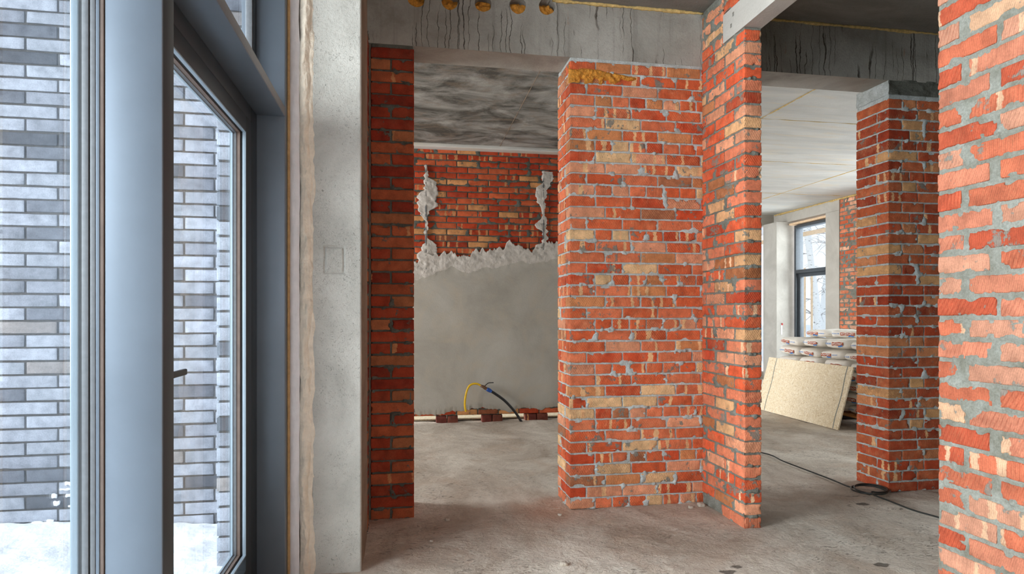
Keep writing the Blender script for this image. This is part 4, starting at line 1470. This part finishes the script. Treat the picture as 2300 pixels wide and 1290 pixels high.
PX0, PX1, PY0, PY1 = 5.20, 6.40, 6.34, 8.20
pal = tag(empty('pallet', (5.8, 7.27, 0)), 'low wooden pallet under the stacked bags', 'pallet')
for i in range(6):
    A = Acc()
    xa = PX0 + i * 0.215
    box(A, xa, xa + 0.125, PY0, PY1, 0.130, 0.150, 0, 0.002)
    A.build('deck_board', M['wood'], parent=pal, origin=(xa, 7.27, 0.14))
for i in range(3):
    A = Acc()
    ya = PY0 + i * (PY1 - PY0 - 0.1) / 2
    box(A, PX0, PX1, ya, ya + 0.10, 0.008, 0.131, 0, 0.003)
    A.build('bearer', M['wood_shade'], parent=pal, origin=(5.8, ya, 0.06))


def text_mesh(txt, size):
    c = bpy.data.curves.new('lettering', 'FONT')
    c.body = txt
    c.size = size
    c.align_x = 'CENTER'
    c.align_y = 'CENTER'
    c.resolution_u = 2
    c.offset = 0.0006
    o = bpy.data.objects.new('lettering', c)
    COL.objects.link(o)
    bpy.context.view_layer.update()
    me = o.evaluated_get(bpy.context.evaluated_depsgraph_get()).to_mesh()
    V = np.array([v.co[:] for v in me.vertices])
    F = [list(p.vertices) for p in me.polygons]
    o.to_mesh_clear()
    bpy.data.objects.remove(o)
    bpy.data.curves.remove(c)
    return V[:, :2], F


T_MAIN = text_mesh('ХП-СТАРТ', 0.036)
T_LOGO = text_mesh('КНАУФ', 0.030)
LX_, LY_, LZ_ = 0.30, 0.212, 0.0575


def bag(loc, rz, seed, label, group, hy=LY_, tilt=0.0, labels=True):
    rng = random.Random(seed)
    off = rng.uniform(0, 90)
    hx, hz = LX_ * rng.uniform(0.97, 1.03), LZ_

    def deform(p):
        """soft pillow shape from box coordinates in -1..1"""
        p = np.asarray(p, float)
        x, y, z = p[:, 0], p[:, 1], p[:, 2]
        edge = np.clip(1 - np.maximum(0.20 * np.abs(x) ** 5, 0.30 * np.abs(y) ** 6), 0.3, 1)
        X = x * hx * (1 - 0.06 * z * z) * (1 - 0.05 * np.abs(y) ** 6)
        Y = y * hy * (1 - 0.08 * z * z) * (1 - 0.05 * np.abs(x) ** 6)
        Z = z * hz * edge
        q = np.stack([X + off, Y, Z], 1)
        w = 0.010 * (fbm(q, (5, 7, 9), 4, 3) - 0.5)
        fold = 0.010 * np.maximum(0, np.sin(Y * 55 + 8 * vnoise(q, 6, 3) + X * 9)) * np.clip(np.abs(x) ** 3 + np.abs(y) ** 4 - 0.35, 0, 1)
        Z = Z + w - fold * np.sign(z) + tilt * Y + 0.012 * np.sin(X * 4 + off) * np.clip(z, 0, 1)
        X = X + 0.014 * (fbm(q, (6, 9, 14), 7, 3) - 0.5)
        return np.stack([X, Y, Z], 1)

    root = tag(empty('cement_bag', loc), label, 'bag', group)
    P, F = shell(14, 18, 8)
    p = np.stack([P[:, 0] / 7 - 1, P[:, 1] / 9 - 1, P[:, 2] / 4 - 1], 1)
    ax = np.sort(np.abs(p), axis=1)
    p = p * (1 - 0.10 * (np.clip(ax[:, 1:2], 0, 1) ** 6))
    A = Acc()
    A.add(deform(p), F)
    body = A.build('sack', M['bag'])
    body.parent = root
    kids = [body]
    if labels:
        def patch(name, mat, ya, yb, za, zb, lift=0.0045):
            nu, nv = 12, 5
            uu, vv = np.linspace(ya / hy, yb / hy, nu), np.linspace(za / hz, zb / hz, nv)
            g = np.stack(np.meshgrid(uu, vv, indexing='ij'), -1).reshape(-1, 2)
            q = deform(np.stack([np.full(len(g), -1.0), g[:, 0], g[:, 1]], 1))
            q[:, 0] -= lift
            A = Acc()
            A.add(q, gridF(nu, nv))
            o = A.build(name, mat)
            o.parent = root
            return o

        s = rng.choice((0, 0, 1))
        by = (-0.160, 0.045) if s == 0 else (-0.045, 0.160)
        bz = rng.uniform(-0.012, 0.0)
        patch('brown_band', M['bag_band'], by[0], by[1], bz - 0.020, bz + 0.030)
        patch('blue_tab', M['bag_blue'], by[0] + 0.01, by[0] + 0.09, bz - 0.040, bz - 0.022)

        def letters(name, T, cy, cz, mat, lift):
            V, F = T
            q = deform(np.stack([np.full(len(V), -1.0), np.clip((cy - V[:, 0]) / hy, -0.97, 0.97), (cz + V[:, 1]) / hz], 1))
            q[:, 0] -= lift
            me = bpy.data.meshes.new(name)
            me.from_pydata([tuple(v) for v in q], [], F)
            me.materials.append(mat)
            o = bpy.data.objects.new(name, me)
            COL.objects.link(o)
            o.parent = root
            return o

        letters('band_lettering', T_MAIN, (by[0] + by[1]) / 2, bz + 0.004, M['bag_white'], 0.0078)
        if s == 0:
            letters('blue_lettering', T_LOGO, 0.112, bz + 0.004, M['bag_blue'], 0.0065)
        else:
            letters('blue_lettering', T_LOGO, -0.112, bz + 0.004, M['bag_blue'], 0.0065)
    root.rotation_euler = (0, 0, rz)
    return root


rng = random.Random(77)
G1 = 'bags stacked on the pallet'
top_lab = {
    (6, 0): 'white cement bag at the end of the upper row next to the brick pillar',
    (6, 1): 'white cement bag in the middle of the upper row of the stack',
    (6, 2): 'white cement bag of the upper row second from the concrete corner column',
    (6, 3): 'white cement bag at the upper row end under the white marker strip',
    (5, 0): 'white cement bag below the upper row end next to the brick pillar',
    (5, 1): 'white cement bag below the middle of the upper row',
    (5, 2): 'white cement bag in the row below the top, second from the column end',
    (5, 3): 'white cement bag with a brown end below the upper row near the column',
    (4, 0): 'white cement bag just above the chipboard corner by the brick pillar',
    (4, 1): 'white cement bag peeking over the middle of the chipboard edge',
    (4, 2): 'white cement bag peeking over the chipboard between two others',
    (4, 3): 'white cement bag peeking over the chipboard end near the column',
}
pitch = 0.124
for k in range(7):
    sh = 0.05 if k % 2 else 0.0
    for i in range(4):
        y = PY0 + 0.225 + i * 0.455 + sh
        z = 0.150 + 0.066 + k * pitch
        lab = top_lab.get((k, i))
        if lab is None:
            lab, gp = 'white cement bag low in the stack behind the leaning chipboard', 'bags behind the chipboard'
        else:
            gp = G1
        bag((PX0 + 0.315 + rng.uniform(-0.02, 0.02) + (0.03 if k == 6 else 0), y, z + (0.008 if k == 6 else 0)), rng.uniform(-0.05, 0.05), 100 + k * 10 + i, lab, gp, tilt=rng.uniform(-0.05, 0.05) if k >= 5 else 0)
tops = ['white cement bag lying crosswise on top nearest the brick pillar', 'white cement bag lying crosswise on top in the middle of the stack', 'white cement bag lying crosswise on top farthest from the brick pillar']
for i in range(3):
    bag((PX0 + 0.56 + 0.05 * i, PY0 + 0.40 + i * 0.56, 0.150 + 0.066 + 7 * pitch + 0.008 - 0.006 * i), 0.25 + rng.uniform(-0.1, 0.1), 300 + i, tops[i], G1, tilt=rng.uniform(-0.04, 0.04))
for k in range(7):
    for i in range(4):
        if i in (0, 3):
            bag((PX0 + 0.94, PY0 + 0.24 + i * 0.45, 0.150 + 0.066 + k * pitch), 0.0, 400 + k * 10 + i, 'white cement bag low in the stack behind the leaning chipboard', 'bags behind the chipboard', labels=False)

# chipboard seen through the gaps under the rear wall
A = Acc()
box(A, -0.4, 2.7, 7.99, 9.24, 0.010, 0.028, 0, 0.001)
tag(A.build('chipboard_sheet', M['osb'], origin=(1.1, 8.7, 0.0), smooth=False), 'chipboard lying on the floor beyond the gaps under the rear brick wall', 'board')

# ------------------------------------------------------------------ pipe with tap, cable, rubble
pp = tag(empty('water_pipe', (1.487, 7.755, 0)), 'black pipe with a blue collar and yellow hose rising from the floor', 'pipe')
A = Acc()
tube(A, spline([(1.49, 7.755, -0.02), (1.40, 7.75, 0.12), (1.27, 7.745, 0.265), (1.14, 7.74, 0.362), (1.085, 7.74, 0.395)], 8), 0.0165, 12)
A.build('black_tube', M['black'], parent=pp, origin=(1.3, 7.75, 0.2))
A = Acc()
tube(A, [(1.10, 7.74, 0.386), (1.075, 7.74, 0.402), (1.055, 7.74, 0.412), (1.04, 7.74, 0.42)], [0.019, 0.025, 0.025, 0.020], 14)
A.build('collar', M['blue'], parent=pp, origin=(1.07, 7.74, 0.4))
A = Acc()
tube(A, [(1.05, 7.74, 0.415), (1.02, 7.74, 0.432), (0.995, 7.74, 0.45), (0.96, 7.74, 0.463)], [0.018, 0.021, 0.018, 0.014], 12)
tube(A, [(1.015, 7.738, 0.437), (1.022, 7.735, 0.462)], 0.008, 8)
tap = A.build('tap', M['brass'], parent=pp, origin=(1.0, 7.74, 0.44))
A = Acc()
tube(A, spline([(1.02, 7.735, 0.460), (1.05, 7.733, 0.487), (1.075, 7.733, 0.496), (1.125, 7.733, 0.496)], 5), 0.0055, 8)
A.build('lever', M['black'], parent=tap, origin=(1.06, 7.735, 0.48))
A = Acc()
tube(A, spline([(0.97, 7.74, 0.461), (0.93, 7.74, 0.482), (0.88, 7.74, 0.486), (0.835, 7.74, 0.468), (0.805, 7.74, 0.425), (0.783, 7.74, 0.35), (0.772, 7.742, 0.26), (0.776, 7.744, 0.19), (0.786, 7.745, 0.148)], 8), 0.0125, 12)
A.build('yellow_hose', M['yellow'], parent=pp, origin=(0.85, 7.74, 0.4))

pts = [(2.45, 6.6, 0.012), (3.0, 6.05, 0.012), (3.41, 5.59, 0.012), (3.405, 5.22, 0.012), (3.41, 4.85, 0.012), (3.412, 4.58, 0.012), (3.40, 4.40, 0.013)]
cc = Vector((3.475, 4.245, 0.014))
for t in range(0, 44):
    a = math.radians(125 - t * 360 / 16)
    r = 0.112 + 0.012 * math.sin(t * 0.55)
    pts.append((cc.x + r * math.cos(a), cc.y + r * 1.02 * math.sin(a), 0.012 + 0.00042 * t + 0.004 * (1 + math.sin(t * 0.4))))
pts += [(3.41, 4.11, 0.020), (3.43, 3.99, 0.012), (3.428, 3.78, 0.012), (3.47, 3.62, 0.012), (3.52, 3.35, 0.012), (3.7, 2.9, 0.012)]
A = Acc()
tube(A, spline(pts, 5), 0.006, 8)
tag(A.build('electric_cable', M['cable']), 'thin black cable trailing over the floor with a coil by the brick pillar', 'cable')

chips = [(1.19, 4.43, 0.016, 'pale plaster crumb on the floor in the first doorway'), (1.045, 4.12, 0.012, 'small stone on the floor at the wide pillar foot'),
         (0.30, 4.15, 0.016, 'grey crumb by the narrow brick pillar foot'), (1.98, 4.12, 0.016, 'white pebble against the pillar in the fin corner'),
         (0.86, 3.30, 0.022, 'flat tan chip lying in the foreground floor'), (2.07, 4.15, 0.022, 'grey lump in the corner of pillar and fin'), (0.18, 3.78, 0.009, 'tiny yellow chip in the shadow by the concrete column')]
for i, (x, y, r, lab) in enumerate(chips):
    v, F, nrm, _ = rbox((0, 0, 0), (r, r * 0.75, r * 0.5), r * 0.35, r * 0.5)
    v = v + nrm * ((vnoise(v / r + i * 7, 1.1, 3) - 0.5) * r * 0.7)[:, None]
    A = Acc()
    A.add(v + np.array([x, y, r * 0.40]), F)
    tag(A.build('rubble_chip', M['chip'], origin=(x, y, 0)), lab, 'stone', 'rubble on the floor')
